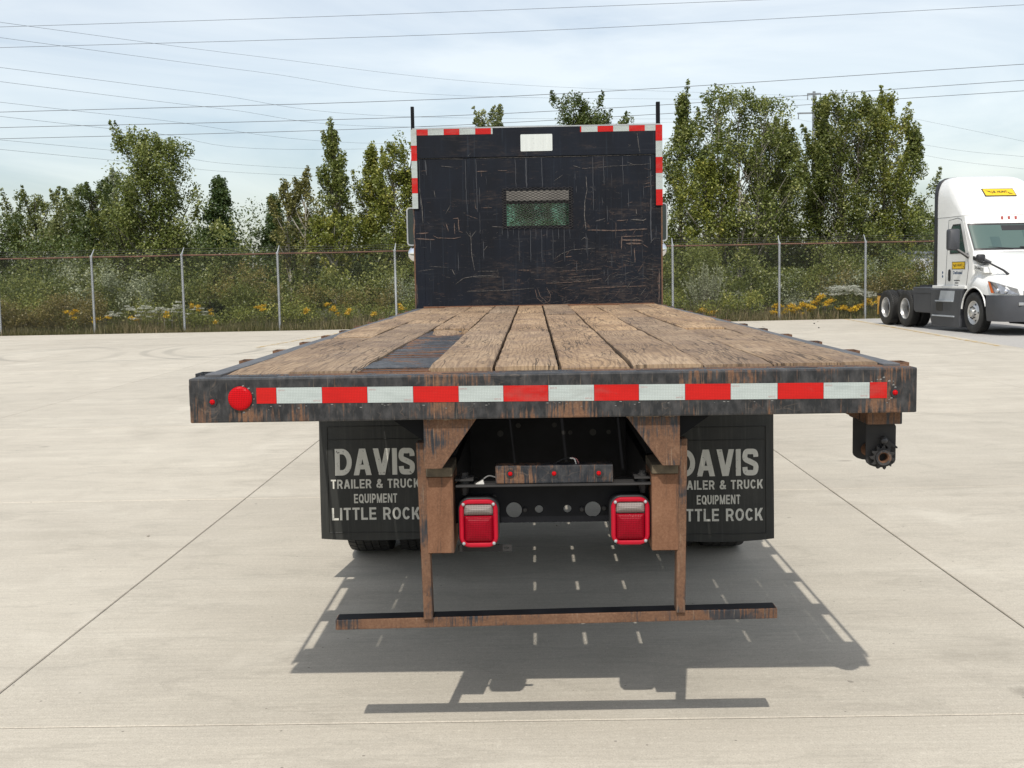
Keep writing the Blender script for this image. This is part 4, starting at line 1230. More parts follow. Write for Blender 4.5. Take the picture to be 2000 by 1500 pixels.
# ---- mud flaps with lettering
def mud_flap(cx, dz):
    h = 0.298
    loops = []
    n_ = 14
    z0, z1 = 0.240 + dz, 1.150 + dz
    for i in range(n_ + 1):
        t = i / n_
        z = z1 + (z0 - z1) * t
        bow = 0.035 * math.sin(t * 1.5) ** 2
        row = []
        for k in range(9):
            u = -1 + 2 * k / 8
            edge = 0.012 * (1 - abs(u) ** 4) + 0.006 * math.sin(2.6 * u + 1.3 * cx) * t + 0.004 * math.sin(5.0 * t + 2 * u)
            zz = z - (0.012 * (1 - u * u) if i == n_ else 0)
            row.append((cx + u * h, 2.33 - bow - edge, zz))
        loops.append(row)
    mb = MB()
    back = [[(x, y + 0.010, z) for x, y, z in r] for r in loops]
    W9 = 9
    vs = [p for r in loops for p in r] + [p for r in back for p in r]
    N = len(loops) * W9
    fs = []
    for i in range(n_):
        for k in range(8):
            q = i * W9 + k
            fs += [(q, q + 1, q + W9 + 1, q + W9), (N + q, N + q + W9, N + q + W9 + 1, N + q + 1)]
    for k in range(8):
        fs += [(k, N + k, N + k + 1, k + 1), (n_ * W9 + k, n_ * W9 + k + 1, N + n_ * W9 + k + 1, N + n_ * W9 + k)]
    for i in range(n_):
        fs += [(i * W9, (i + 1) * W9, N + (i + 1) * W9, N + i * W9), (i * W9 + 8, N + i * W9 + 8, N + (i + 1) * W9 + 8, (i + 1) * W9 + 8)]
    mb.add(vs, fs)
    fl = mb.build('mud_flap', M['rubber'], truck, smooth=50)
    def surf(x, z, off):
        t = (z1 - z) / (z1 - z0)
        u = (x - cx) / h
        return (x, 2.33 - 0.035 * math.sin(t * 1.5) ** 2 - 0.012 * (1 - abs(u) ** 4) - 0.006 * math.sin(2.6 * u + 1.3 * cx) * t - 0.004 * math.sin(5.0 * t + 2 * u) - off, z)
    def line(body, x0, x1, za, zb, bold):
        block_text('letter', body, M['print_white'], fl, lambda u, v: surf(cx + x0 + u, za + dz + v, 0.0022), x1 - x0, zb - za, bold, 0.07 if len(body) < 6 else 0.13)
    line('DAVIS', -0.214, 0.214, 0.583, 0.726, 0.205)
    line('TRAILER & TRUCK', -0.238, 0.238, 0.512, 0.561, 0.19)
    line('EQUIPMENT', -0.116, 0.116, 0.432, 0.482, 0.19)
    line('LITTLE ROCK', -0.237, 0.237, 0.341, 0.408, 0.185)
    rim = MB()                                                         # raised border bead
    for z in (0.775 + dz, 0.845 + dz, 0.272 + dz):
        rim.tube([surf(cx - 0.255 + 0.51 * k / 8, z, 0.001) for k in range(9)], 0.0026, 5)
    for x in (-0.255, 0.255):
        rim.tube([surf(cx + x, 0.845 + dz - (0.845 - 0.272) * k / 8, 0.001) for k in range(9)], 0.0026, 5)
    rim.build('border_bead', M['rubber'], fl, smooth=60)
    hb = MB().box(cx - 0.31, cx + 0.31, 2.34, 2.40, 1.13, 1.19).build('flap_hanger', M['black'], truck)
    return fl
mud_flap(-0.917, 0.016)
mud_flap(0.917, -0.016)

# ---- strap winch under the right corner
wx0, wx1 = 1.090, 1.193
wb = MB().box(1.085, 1.203, 0.10, 0.34, 1.124, 1.1755).build('winch', M['steel_blue'], truck, bevel=0.002)
def winch_plate(y, x0, x1, nm, mat):
    c_ = (x0 + x1) / 2
    poly = [(x0, 1.122), (x0, 0.995)] + [(c_ + (x1 - x0) / 2 * math.sin(R(a)) * 1.0, 0.995 - 0.026 * math.cos(R(a))) for a in (-70, -45, -20, 0, 20, 45, 70)] + [(x1, 0.995), (x1, 1.112), (x1 - 0.006, 1.122)]
    return MB().prism(poly, 1, y, y + 0.008).build(nm, mat, wb, bevel=0.001)
winch_plate(0.135, wx0, wx1, 'winch_side_plate', M['black_matt'])
winch_plate(0.30, wx0, wx1, 'winch_side_plate', M['black_matt'])
MB().lathe([(0.143, 0.024), (0.22, 0.024), (0.30, 0.024)], 16, 1, (1.142, 0, 1.008)).build('winch_drum', M['rust'], wb, smooth=40)
gear_o, gear_i = [], []
for k in range(44):
    a = 2 * PI * k / 44
    ph = k % 4
    r_ = (0.0315, 0.0325, 0.0445, 0.0400)[ph]
    gear_o.append((1.142 + r_ * math.cos(a), 1.008 + r_ * math.sin(a)))
    gear_i.append((1.142 + 0.0185 * math.cos(a), 1.008 + 0.0185 * math.sin(a)))
gr = MB().ring(gear_o, gear_i, 1, 0.112, 0.130).build('ratchet_gear', M['black_matt'], wb, bevel=0.001)
MB().ring(circ(1.142, 1.008, 0.0265, 24), circ(1.142, 1.008, 0.0187, 24), 1, 0.100, 0.112).build('gear_collar', M['steel_patch'], gr, smooth=40)
MB().ring(circ(1.142, 1.008, 0.0186, 24), circ(1.142, 1.008, 0.0155, 24), 1, 0.104, 0.20).build('gear_socket', M['rust'], gr, smooth=40)
pawl = MB().prism([(1.137, 1.077), (1.150, 1.082), (1.166, 1.062), (1.193, 1.043), (1.192, 1.037), (1.170, 1.045), (1.163, 1.036), (1.155, 1.046), (1.139, 1.055)], 1, 0.112, 0.128).build('pawl', M['black_matt'], wb, bevel=0.0015)
MB().lathe([(0.110, 0.0115), (0.104, 0.0115), (0.100, 0.007)], 14, 1, (1.144, 0, 1.066)).build('pawl_pin', M['steel_patch'], pawl, smooth=50)
MB().prism([(0.985, 1.1755), (1.084, 1.1755), (1.084, 1.128)], 1, 0.20, 0.212).build('winch_gusset', M['steel_dark'], wb)

# ---- headboard
HY = 7.64
HB0, HB1, SEAM = 1.332, 3.063, 2.787
OX0, OX1, OZ0, OZ1 = -0.300, 0.308, 2.120, 2.460          # the window opening
mb = MB()
mb.box(-1.200, OX0, HY, HY + 0.045, HB0, SEAM - 0.004)
mb.box(OX1, 1.200, HY, HY + 0.045, HB0, SEAM - 0.004)
mb.box(OX0, OX1, HY, HY + 0.045, HB0, OZ0)
mb.box(OX0, OX1, HY, HY + 0.045, OZ1, SEAM - 0.004)
hb = mb.build('headboard', M['headboard'], truck)
MB().box(-1.200, 1.200, HY - 0.012, HY + 0.045, SEAM, HB1).build('top_panel', M['headboard'], hb, bevel=0.002)
MB().box(-1.200, 1.200, HY - 0.014, HY + 0.050, HB1 + 0.0005, HB1 + 0.012).build('top_cap', M['galv'], hb)
for s in (-1, 1):
    xa, xb = sorted((s * 1.201, s * 1.214))
    MB().box(xa, xb, HY - 0.004, HY + 0.07, HB0, HB1).build('corner_flange', M['steel_half'], hb)
    xa, xb = (-1.218, -1.186) if s < 0 else (1.164, 1.202)
    st = MB().box(xa, xb, HY + 0.055, HY + 0.095, 2.2, 3.292).build('stake_post', M['black'], hb, bevel=0.003)
for a, b in ((-1.156, -1.110), (-0.660, -0.559), (0.559, 0.661), (1.108, 1.150)):
    MB().box(a, b, HY - 0.004, HY - 0.0001, HB0 + 0.003, SEAM - 0.006).build('rib', M['headboard'], hb, bevel=0.0015)
MB().box(-0.081, 0.071, HY - 0.004, HY - 0.0001, 2.49, SEAM - 0.006).build('rib', M['headboard'], hb, bevel=0.0015)
MB().box(-0.081, 0.071, HY - 0.004, HY - 0.0001, HB0 + 0.003, 2.095).build('rib', M['headboard'], hb, bevel=0.0015)
MB().prism(rrect(-0.153, 0.154, 2.835, 2.996, 0.008, 2), 1, HY - 0.0165, HY - 0.0118).build('white_plate', M['plate'], hb)
# tape along the top and down both sides
y0 = HY - 0.0142
tl = [-1.158, -1.048, -0.894, -0.742, -0.589, -0.437, -0.421]
for k, (a, b) in enumerate(zip(tl[:-1], tl[1:])):
    MB().box(a, b - 0.0008, y0, y0 + 0.003, 3.006, HB1 - 0.001).build('reflective_tape', M['tape_red'] if k % 2 == 0 else M['tape_white'], hb)
tr_ = [0.424, 0.436, 0.592, 0.743, 0.896, 1.047, 1.1505]
for k, (a, b) in enumerate(zip(tr_[:-1], tr_[1:])):
    MB().box(a, b - 0.0008, y0, y0 + 0.003, 3.008, HB1 - 0.001).build('reflective_tape', M['tape_red'] if k % 2 == 0 else M['tape_white'], hb)
for zs, xa, xb, first in (([3.063, 2.909, 2.762, 2.599, 2.452, 2.303], -1.2150, -1.1595, 1), ([3.063, 2.910, 2.756, 2.602, 2.447, 2.294], 1.1515, 1.2150, 0)):
    for k, (a, b) in enumerate(zip(zs[:-1], zs[1:])):
        MB().box(xa, xb, HY - 0.0165, HY - 0.0145, b + 0.0008, a).build('reflective_tape', M['tape_red'] if (k + first) % 2 == 0 else M['tape_white'], hb)
MB().box(-1.1585, -1.1465, HY - 0.0143, HY - 0.0001, 2.30, SEAM).build('tape_backing', M['black'], hb)
MB().box(1.1405, 1.1505, HY - 0.0143, HY - 0.0001, 2.29, SEAM).build('tape_backing', M['black'], hb)
MB().box(-1.2000, -1.1590, HY - 0.0143, HY - 0.0001, 2.30, SEAM - 0.0001).build('tape_backing', M['black'], hb)
MB().box(1.1510, 1.2000, HY - 0.0143, HY - 0.0001, 2.29, SEAM - 0.0001).build('tape_backing', M['black'], hb)
# expanded metal over the window
mb = MB()
sx0, sx1, sz0, sz1 = -0.344, 0.345, 2.099, 2.484
cw, chh = 0.0551, 0.02475
nr, nc = int((sz1 - sz0) / (chh / 2)), int((sx1 - sx0) / (cw / 2))
for r_ in range(nr + 1):
    zc = sz0 + r_ * chh / 2
    pts = []
    for k in range(nc + 1):
        up_ = ((k + r_) % 2) * 2 - 1
        pts.append((sx0 + k * cw / 2, HY - 0.010 + 0.0012 * up_, zc + up_ * chh / 4 * 0.93))
    mb.tube(pts, 0.0026, 4, False)
mb.build('window_screen', M['black_matt'], hb)
# scratches, runs, painted rib-edge light and bare patches in the paint (thin sheets lying on the board)
def hbp(u, v): return (-1.2 + (u - 212) * 0.001506, 1.345 + (1410 - v) * 0.001487 - 0.0000235 * (u - 212) - 0.013)
def strip(mb, pts, w, jit=0.3, y=None):
    P_ = [hbp(*p) for p in pts]
    Q = []
    for i in range(len(P_) - 1):
        n_ = max(1, int(math.hypot(P_[i + 1][0] - P_[i][0], P_[i + 1][1] - P_[i][1]) / 0.03))
        for k in range(n_):
            t = k / n_
            Q.append((P_[i][0] + (P_[i + 1][0] - P_[i][0]) * t + rng.gauss(0, 0.0012), P_[i][1] + (P_[i + 1][1] - P_[i][1]) * t + rng.gauss(0, 0.0012)))
    Q.append(P_[-1])
    vs, fs = [], []
    for i, q in enumerate(Q):
        a, b = Q[max(0, i - 1)], Q[min(len(Q) - 1, i + 1)]
        dx, dz = b[0] - a[0], b[1] - a[1]
        l = math.hypot(dx, dz) or 1.0
        ww = w * 0.00046 * (1 + rng.uniform(-jit, jit)) * (0.35 if i in (0, len(Q) - 1) else 1.0)
        yy = y if y is not None else (HY - 0.0130 if q[1] > SEAM else HY - 0.0050)
        vs += [(q[0] - dz / l * ww, yy, q[1] + dx / l * ww), (q[0] + dz / l * ww, yy, q[1] - dx / l * ww)]
    fs = [(2 * i, 2 * i + 2, 2 * i + 3, 2 * i + 1) for i in range(len(Q) - 1)]
    mb.add(vs, fs)
rust_s, pale_s, run_edge_s = MB(), MB(), MB()
for pts, w in (([(1325, 545), (1330, 640), (1315, 720), (1312, 800), (1320, 895)], 7), ([(1655, 275), (1662, 340), (1672, 400)], 5), ([(235, 555), (250, 640), (262, 740), (268, 850)], 6),
               ([(570, 905), (575, 960), (578, 1060), (595, 1160)], 5), ([(545, 905), (575, 945), (612, 898)], 5), ([(540, 1295), (760, 1292), (980, 1275)], 4), ([(470, 1250), (520, 1210), (600, 1195), (740, 1190)], 5),
               ([(580, 1200), (760, 1202)], 4), ([(610, 1165), (750, 1163)], 4), ([(745, 1150), (747, 1200)], 4), ([(415, 790), (445, 735)], 5), ([(345, 640), (350, 680)], 8), ([(655, 1030), (680, 1000)], 12),
               ([(1120, 580), (1175, 540)], 4), ([(1240, 480), (1290, 495)], 5), ([(1510, 650), (1540, 660)], 6), ([(1590, 460), (1640, 478)], 4), ([(1300, 500), (1560, 480), (1740, 470)], 3), ([(450, 1150), (465, 1188)], 10),
               ([(715, 872), (790, 878)], 6), ([(250, 432), (540, 436)], 3), ([(620, 432), (1760, 412)], 3), ([(390, 480), (470, 488)], 4), ([(300, 1130), (420, 1140)], 3), ([(240, 1160), (330, 1150)], 3),
               ([(1290, 960), (1310, 945), (1335, 958)], 7), ([(1645, 760), (1650, 800)], 6), ([(555, 430), (585, 400)], 4), ([(1600, 345), (1612, 350), (1600, 358)], 5), ([(1115, 1085), (1160, 1050), (1230, 1025), (1380, 1015)], 4),
               ([(1380, 840), (1445, 822)], 5), ([(1610, 828), (1690, 835), (1710, 825)], 9), ([(1735, 980), (1760, 950), (1795, 955)], 4)):
    strip(pale_s, pts, w)
for pts, w in (([(1330, 897), (1500, 901), (1715, 890)], 11), ([(1520, 838), (1592, 830), (1580, 852)], 8), ([(1625, 920), (1640, 895), (1712, 895)], 7), ([(1550, 940), (1690, 936)], 9), ([(1550, 962), (1685, 965)], 16), ([(1575, 985), (1680, 986)], 14),
               ([(1552, 935), (1548, 1022)], 12), ([(1515, 850), (1512, 950)], 6), ([(1680, 985), (1722, 1012)], 5), ([(1632, 1015), (1635, 1112)], 9), ([(462, 820), (495, 817), (500, 905), (522, 910)], 9), ([(470, 850), (472, 920)], 8), ([(415, 850), (432, 905)], 9), ([(400, 855), (408, 875)], 5),
               ([(220, 918), (300, 912)], 10), ([(218, 950), (340, 957)], 11), ([(330, 930), (360, 946), (470, 950), (512, 940)], 6), ([(880, 1157), (962, 1157)], 9), ([(262, 510), (300, 510)], 12), ([(620, 516), (690, 514)], 9), ([(758, 510), (818, 511)], 8), ([(650, 520), (652, 548)], 6),
               ([(1185, 1072), (1225, 1068)], 15), ([(1588, 728), (1622, 715)], 11), ([(1425, 708), (1440, 722)], 7), ([(645, 752), (715, 750)], 6), ([(222, 548), (242, 592)], 12), ([(1700, 500), (1735, 510)], 6), ([(1690, 600), (1745, 590)], 6), ([(1695, 620), (1760, 610)], 5), ([(1715, 560), (1755, 545)], 5),
               ([(208, 780), (214, 860), (208, 930), (215, 1010)], 8), ([(1790, 1150), (1793, 1250), (1788, 1380)], 10), ([(1780, 1200), (1790, 1300)], 6), ([(216, 1240), (220, 1390)], 5), ([(605, 700), (608, 750), (625, 768)], 5), ([(545, 795), (622, 822)], 4), ([(1300, 497), (1325, 497)], 7),
               ([(1060, 1270), (1085, 1320), (1080, 1360), (1040, 1375), (1000, 1340), (985, 1280)], 5), ([(1000, 1275), (1020, 1330), (1075, 1380)], 5), ([(1330, 1275), (1700, 1262)], 7), ([(1060, 1245), (1300, 1232), (1420, 1212)], 6), ([(1150, 1165), (1420, 1150)], 4), ([(1200, 1205), (1330, 1195)], 5)):
    strip(rust_s, pts, w)
for k in range(300):                                     # the dense scribble low on the right
    u = 980 + 790 * rng.random() ** 0.8
    v = 1390 - 330 * rng.random() ** 1.5
    L_ = rng.uniform(8, 75) * (1.0 if rng.random() < 0.75 else 0.4)
    sl = rng.choice((0.02, -0.05, 0.04, -0.2, 0.35, -0.6, 1.4))
    a = math.atan(sl)
    strip(rust_s if rng.random() < 0.6 else pale_s, [(u, v), (u + L_ * math.cos(a), min(1398, v - L_ * math.sin(a)))], rng.uniform(1.5, 3.6))
for k in range(260):                                      # stray nicks
    u, v = rng.uniform(225, 1780), 440 + 950 * rng.random() ** 0.6
    if 750 < u < 1240 and 615 < v < 890: continue
    L_ = rng.uniform(4, 34)
    strip(pale_s if rng.random() < 0.6 else rust_s, [(u, v), (u + L_, v + rng.gauss(0, 5))], rng.uniform(1.5, 4))
for k in range(13):                                      # runs below the screen
    u = 778 + 36.5 * k
    strip(run_edge_s, [(u, 884), (u + rng.uniform(-2, 2), 884 + rng.choice((45, 70, 130, 220, 290)))], rng.uniform(4, 7), 0.15)
for u in (250, 548, 617, 870, 938, 1040, 1368, 1437, 1560, 1737):  # grey lines, most painting the light that the rib edges catch
    strip(run_edge_s, [(u, 432 if u < 1000 else 420), (u + 4, rng.uniform(600, 800) if not 760 < u < 1230 else 622)], 6 if u not in (938, 1737) else 12, 0.15)
for k in range(40):
    u, v = rng.uniform(220, 1780), rng.uniform(500, 1200)
    if 750 < u < 1240 and 560 < v < 890: continue
    strip(run_edge_s, [(u, v), (u + 2, v + rng.uniform(30, 140))], rng.uniform(2, 7), 0.3)
strip(run_edge_s, [(1740, 500), (1742, 640), (1738, 830), (1742, 980)], 14, 0.3)
strip(run_edge_s, [(290, 440), (298, 540)], 14, 0.3)
rust_s.build('rust_scratches', M['scratch'], hb, normals=False)['kind'] = 'stuff'
pale_s.build('pale_scratches', M['scratch_pale'], hb, normals=False)['kind'] = 'stuff'
run_edge_s.build('runs_and_edge_light', M['run'], hb, normals=False)['kind'] = 'stuff'
MB().box(-1.13, 1.13, HY - 0.028, HY - 0.0005, DZ + 0.006, 1.351).build('deck_end_angle', M['rust'], truck, bevel=0.002)

# ---- cab ahead of the headboard
CY = 8.20
mb = MB()
wx, wz0, wz1 = 0.335, 2.06, 2.372
mb.box(-1.02, -wx, CY, CY + 0.05, 1.1, 2.93)
mb.box(wx, 1.02, CY, CY + 0.05, 1.1, 2.93)
mb.box(-wx, wx, CY, CY + 0.05, 1.1, wz0)
mb.box(-wx, wx, CY, CY + 0.05, wz1, 2.93)
cab = mb.build('cab', M['cab_grey'], truck)
MB().ring(rrect(-wx - 0.02, wx + 0.02, wz0 - 0.02, wz1 + 0.022, 0.03, 4), rrect(-wx + 0.012, wx - 0.012, wz0 + 0.012, wz1 - 0.006, 0.02, 4), 1, CY - 0.012, CY + 0.02).build('window_rubber', M['black_plastic'], cab)
MB().box(-wx + 0.005, wx - 0.005, CY + 0.022, CY + 0.027, wz0 + 0.005, wz1 - 0.005).build('rear_window', M['glass'], cab)
mb = MB()
for s in (-1, 1):
    xa, xb = sorted((s * 0.98, s * 1.02))
    mb.box(xa, xb, CY + 0.05, 9.9, 1.1, 2.1)
    mb.box(xa, xb, CY + 0.05, 8.5, 2.1, 2.93)
    mb.box(xa, xb, 9.5, 9.9, 2.1, 2.93)
    mb.box(xa, xb, 8.5, 9.5, 2.78, 2.93)
mb.box(-0.98, 0.98, CY + 0.05, 9.9, 2.88, 2.93)
mb.box(-0.98, 0.98, CY + 0.05, 9.9, 1.1, 1.15)
mb.box(-0.98, 0.98, 9.86, 9.9, 1.15, 1.95)
mb.box(-0.98, 0.98, 9.86, 9.9, 2.72, 2.88)
mb.build('cab_shell', M['black_plastic'], cab)
MB().box(-0.95, 0.95, 9.875, 9.88, 1.95, 2.72).build('windscreen', M['glass'], cab)
for x in (-0.5, 0.5):
    MB().box(x - 0.24, x + 0.24, 8.35, 8.5, 1.4, 2.02).build('seat_back', M['grey_plastic'], cab, bevel=0.04, seg=2)
loops = []
for y, w, zt in ((9.9, 0.98, 1.95), (10.6, 0.95, 1.88), (11.3, 0.9, 1.72), (11.55, 0.82, 1.55)):
    loops.append([(-w, y, 0.75), (-w, y, zt - 0.2), (-w * 0.8, y, zt), (w * 0.8, y, zt), (w, y, zt - 0.2), (w, y, 0.75)])
MB().loft(loops).build('hood', M['black'], truck, smooth=30)
MB().box(-1.15, 1.15, 11.5, 11.65, 0.42, 0.72).build('front_bumper', M['chrome'], truck, bevel=0.03, seg=2)
for s in (-1, 1):
    x0, x1 = sorted((s * 1.484, s * 1.275))
    mh = MB().prism(rrect(x0, x1, 1.998, 2.428, 0.035, 4), 1, 9.62, 9.70).build('door_mirror', M['mirror_face'], truck, bevel=0.006, smooth=40)
    MB().ring(rrect(x0 - 0.003, x1 + 0.003, 1.995, 2.431, 0.037, 4), rrect(x0 + 0.012, x1 - 0.012, 2.010, 2.416, 0.025, 4), 1, 9.612, 9.63).build('mirror_rim', M['galv'], mh)
    cxm = s * 1.392
    MB().lathe([(9.68, 0.086), (9.66, 0.090), (9.652, 0.086), (9.644, 0.06), (9.641, 0.02)], 28, 1, (cxm, 0, 1.905)).build('convex_mirror', M['chrome'], mh, smooth=60)
    MB().tube([(s * 1.02, 9.75, 2.45), (s * 1.33, 9.72, 2.44), (s * 1.33, 9.72, 1.85), (s * 1.02, 9.75, 1.70)], 0.012, 6).build('mirror_arm', M['black_plastic'], mh, smooth=60)
for s in (-1, 1):
    xa, xb = sorted((s * 0.50, s * 1.05))
    MB().lathe([(6.3, 0.10), (6.32, 0.27), (7.5, 0.27), (7.52, 0.10)], 24, 1, (s * 0.80, 0, 0.80)).build('fuel_tank', M['black_matt'], truck, smooth=40)

# ================================================================= THE WHITE TRACTOR
trac = empty('tractor_truck', (12.203, 25.628, -0.012), (0, 0, R(6)))
tag(trac, 'white day cab tractor unit with charcoal skirts parked on the grey lot', 'truck')
def sf(z):
    pts = [(1.0, 0.22), (2.05, 0.22), (2.72, 0.62), (2.95, 0.70), (3.10, 0.78), (3.40, 1.04), (3.55, 1.20), (3.70, 1.38), (3.85, 1.60), (3.95, 1.80), (4.01, 1.98), (4.04, 2.12)]
    for (a, b), (c, d) in zip(pts[:-1], pts[1:]):
        if z <= c:
            return b + (d - b) * (z - a) / (c - a)
    return pts[-1][1]
def plan(z, w, sr, D=0.25, off=0.0, amax=90.0, n_=14, ex=0.55):
    out = []
    for k in range(n_ + 1):
        a = R(-amax + 2 * amax * k / n_)
        sa, ca = math.sin(a), math.cos(a)
        x = (w + off) * math.copysign(abs(sa) ** ex, sa)
        y = sf(z) - off + D * (1 - abs(ca) ** ex)
        out.append((x, y, z))
    return out
loops = []
for z in (1.10, 1.6, 2.05, 2.3, 2.5, 2.72, 2.84, 2.95):
    loops.append(plan(z, 1.10, 2.3) + [(1.10, 2.3, z), (-1.10, 2.3, z)])
body = MB().loft(loops).build('cab', M['white_paint'], trac, smooth=35)
loops = []
for z, w, D in ((2.958, 1.105, 0.30), (3.10, 1.105, 0.42), (3.30, 1.105, 0.50), (3.50, 1.10, 0.50), (3.66, 1.085, 0.44), (3.78, 1.05, 0.36), (3.88, 1.00, 0.28), (3.95, 0.93, 0.22), (4.00, 0.82, 0.15), (4.025, 0.62, 0.1)):
    loops.append(plan(z, w, 2.3, D) + [(w, 2.3, z), (-w, 2.3, z)])
fair = MB().loft(loops).build('roof_fairing', M['white_paint'], trac, smooth=60)
poly = [(-1.115, 1.2), (-1.115, 3.62), (-1.08, 3.80), (-1.0, 3.93), (-0.85, 4.01), (-0.6, 4.035), (0.6, 4.035), (0.85, 4.01), (1.0, 3.93), (1.08, 3.80), (1.115, 3.62), (1.115, 1.2)]
MB().prism(poly, 1, 2.302, 2.50).build('side_extender', M['black_plastic'], trac, bevel=0.02, smooth=40)
# glass
def wind(z0, z1, off, am):
    rows = []
    for k in range(5):
        z = z0 + (z1 - z0) * k / 4
        rows.append(plan(z, 1.10, 2.3, off=off, amax=am, n_=16))
    return MB().loft(rows, closed=False)
M['dark_glass'] = G('cab_glass').set(Base_Color=(0.045, 0.085, 0.078), Roughness=0.05, Specular_IOR_Level=0.8, Coat_Weight=0.5, Coat_Roughness=0.02).m
M['mid_glass'] = G('cab_glass_interior').set(Base_Color=(0.075, 0.12, 0.108), Roughness=0.08, Specular_IOR_Level=0.7).m
wr_ = wind(2.07, 2.745, 0.010, 69).build('windscreen_surround', M['black_plastic'], trac, smooth=60, normals=False)
wind(2.115, 2.700, 0.016, 64).build('windscreen', M['mid_glass'], wr_, smooth=60, normals=False)
for k, (am0, am1, z0, z1) in enumerate(((-20, -5, 2.13, 2.40), (4, 40, 2.12, 2.55), (-3, 30, 2.56, 2.69))):     # seats and the sensor box seen in the glass
    rows = []
    for q in range(4):
        z = z0 + (z1 - z0) * q / 3
        full = plan(z, 1.10, 2.3, off=0.019, amax=64, n_=32)
        a0, a1 = int((am0 + 64) / 4), int((am1 + 64) / 4)
        rows.append(full[a0:a1 + 1])
    MB().loft(rows, closed=False).build('seat_back' if k < 2 else 'sensor_box', M['dark_glass'] if k < 2 else M['black_plastic'], wr_, smooth=60, normals=False)
for a0 in (-0.72, 0.08):
    MB().tube([(a0, sf(2.12) + 0.02 if a0 < -0.5 else sf(2.12) - 0.03, 2.14), (a0 + 0.62, sf(2.11) - 0.045, 2.10)], 0.012, 5).build('wiper', M['black_plastic'], wr_)
for x in (-0.75, -0.18, 0.0, 0.18, 0.75):
    z = 2.87
    y = sf(z) + (0.06 if abs(x) > 0.5 else 0.0) - 0.012
    MB().prism(rrect(x - 0.028, x + 0.028, z - 0.045, z + 0.05, 0.02, 3), 1, y, y + 0.05).build('marker_lamp', M['marker'], trac)
# door, passenger side
X = -1.10
dr = MB().prism([(1.79, 1.16), (1.64, 2.86), (1.15, 2.90), (0.98, 2.86), (0.62, 2.10), (0.56, 1.62), (0.66, 1.16)], 0, X - 0.010, X - 0.0005).build('door', M['white_paint'], trac, bevel=0.004)
seam = MB()
pts = [(X - 0.006, s_, z) for s_, z in ((1.80, 1.15), (1.65, 2.87), (1.15, 2.91), (0.97, 2.87), (0.605, 2.10), (0.545, 1.62), (0.65, 1.15), (1.80, 1.15))]
seam.tube(pts, 0.007, 4)
seam.build('door_seam', M['grey_plastic'], dr)
MB().prism([(1.555, 2.0), (1.53, 2.62), (1.40, 2.755), (0.99, 2.755), (0.64, 2.0)], 0, X - 0.016, X - 0.010).build('window_trim', M['black_plastic'], dr)
MB().prism([(1.50, 2.03), (1.48, 2.60), (1.38, 2.715), (1.02, 2.715), (0.70, 2.03)], 0, X - 0.0185, X - 0.0162).build('window', M['dark_glass'], dr)
MB().prism([(0.99, 2.82), (0.83, 2.82), (0.50, 2.02), (0.68, 1.99)], 0, X - 0.020, X - 0.0105).build('window_post', M['white_paint'], dr, bevel=0.004)
MB().prism(rrect(1.50, 1.62, 1.29, 1.60, 0.05, 4), 0, X - 0.028, X - 0.010).build('door_handle', M['black_plastic'], dr, bevel=0.006)
def side_print(name, body, mat, s0, z0, w, h, parent, x=X - 0.0125, bold=0.0, shear=0.0):
    return lettering(name, body, mat, parent, lambda u, v: (x, s0 - u, z0 + v), w, h, bold, shear)
sg = MB().box(X - 0.0130, X - 0.0100, 0.71, 1.43, 1.60, 1.795).build('door_sign', M['ink'], dr)
MB().box(X - 0.0150, X - 0.0130, 0.735, 1.405, 1.618, 1.777).build('sign_face', M['yellow'], sg)
side_print('sign_lettering', 'J.B. HUNT', M['ink'], 1.29, 1.655, 0.44, 0.085, sg, X - 0.0165, 0.02, 0.1)
for s0 in (1.385, 0.82):
    MB().prism([(s0, 1.74 if s0 > 1 else 1.68), (s0 - 0.11, 1.70 if s0 > 1 else 1.64), (s0 - 0.12, 1.66 if s0 > 1 else 1.60 + 0.03), (s0 - 0.02, 1.715 if s0 > 1 else 1.66)], 0, X - 0.0165, X - 0.0148).build('sign_scroll', M['ink'], sg)
side_print('door_lettering', 'Dedicated', M['ink_blue'], 1.36, 1.475, 0.50, 0.085, dr, bold=0.03)
for k, w in enumerate((0.30, 0.22, 0.24)):                  # three rows of print too small to read
    mb = MB()
    x = 0.0
    while x < w - 0.03:
        l = rng.uniform(0.02, 0.05)
        mb.box(X - 0.0125, X - 0.0112, 1.30 - (0.30 - w) / 2 - x - l, 1.30 - (0.30 - w) / 2 - x, 1.30 - 0.065 * k, 1.33 - 0.065 * k)
        x += l + 0.012
    mb.build('small_print', M['grey_plastic'], dr)
for z, m_ in ((1.52, M['ink_blue']), (1.42, M['yellow'] if False else M['ink_blue'])):
    MB().lathe([(X - 0.004, 0.035), (X - 0.0005, 0.035)], 14, 0, (0, 1.98, z)).build('round_sticker', m_, trac)
# sign on the roof fairing
def fsign(u, v, off):                                       # u across, v up the slope
    z = 3.445 + v
    return (u, sf(z) - off - 0.004, z + off * 0.5)
rs = MB().add([fsign(-0.42, 0.0, 0.012), fsign(0.42, 0.0, 0.012), fsign(0.42, 0.205, 0.012), fsign(-0.42, 0.205, 0.012), fsign(-0.42, 0.0, -0.02), fsign(0.42, 0.0, -0.02), fsign(0.42, 0.205, -0.02), fsign(-0.42, 0.205, -0.02)],
              [(0, 1, 2, 3), (0, 4, 5, 1), (1, 5, 6, 2), (2, 6, 7, 3), (3, 7, 4, 0)]).build('roof_sign', M['ink'], fair)
MB().add([fsign(-0.40, 0.015, 0.016), fsign(0.40, 0.015, 0.016), fsign(0.40, 0.19, 0.016), fsign(-0.40, 0.19, 0.016)], [(0, 1, 2, 3)]).build('sign_face', M['yellow'], rs, normals=False)
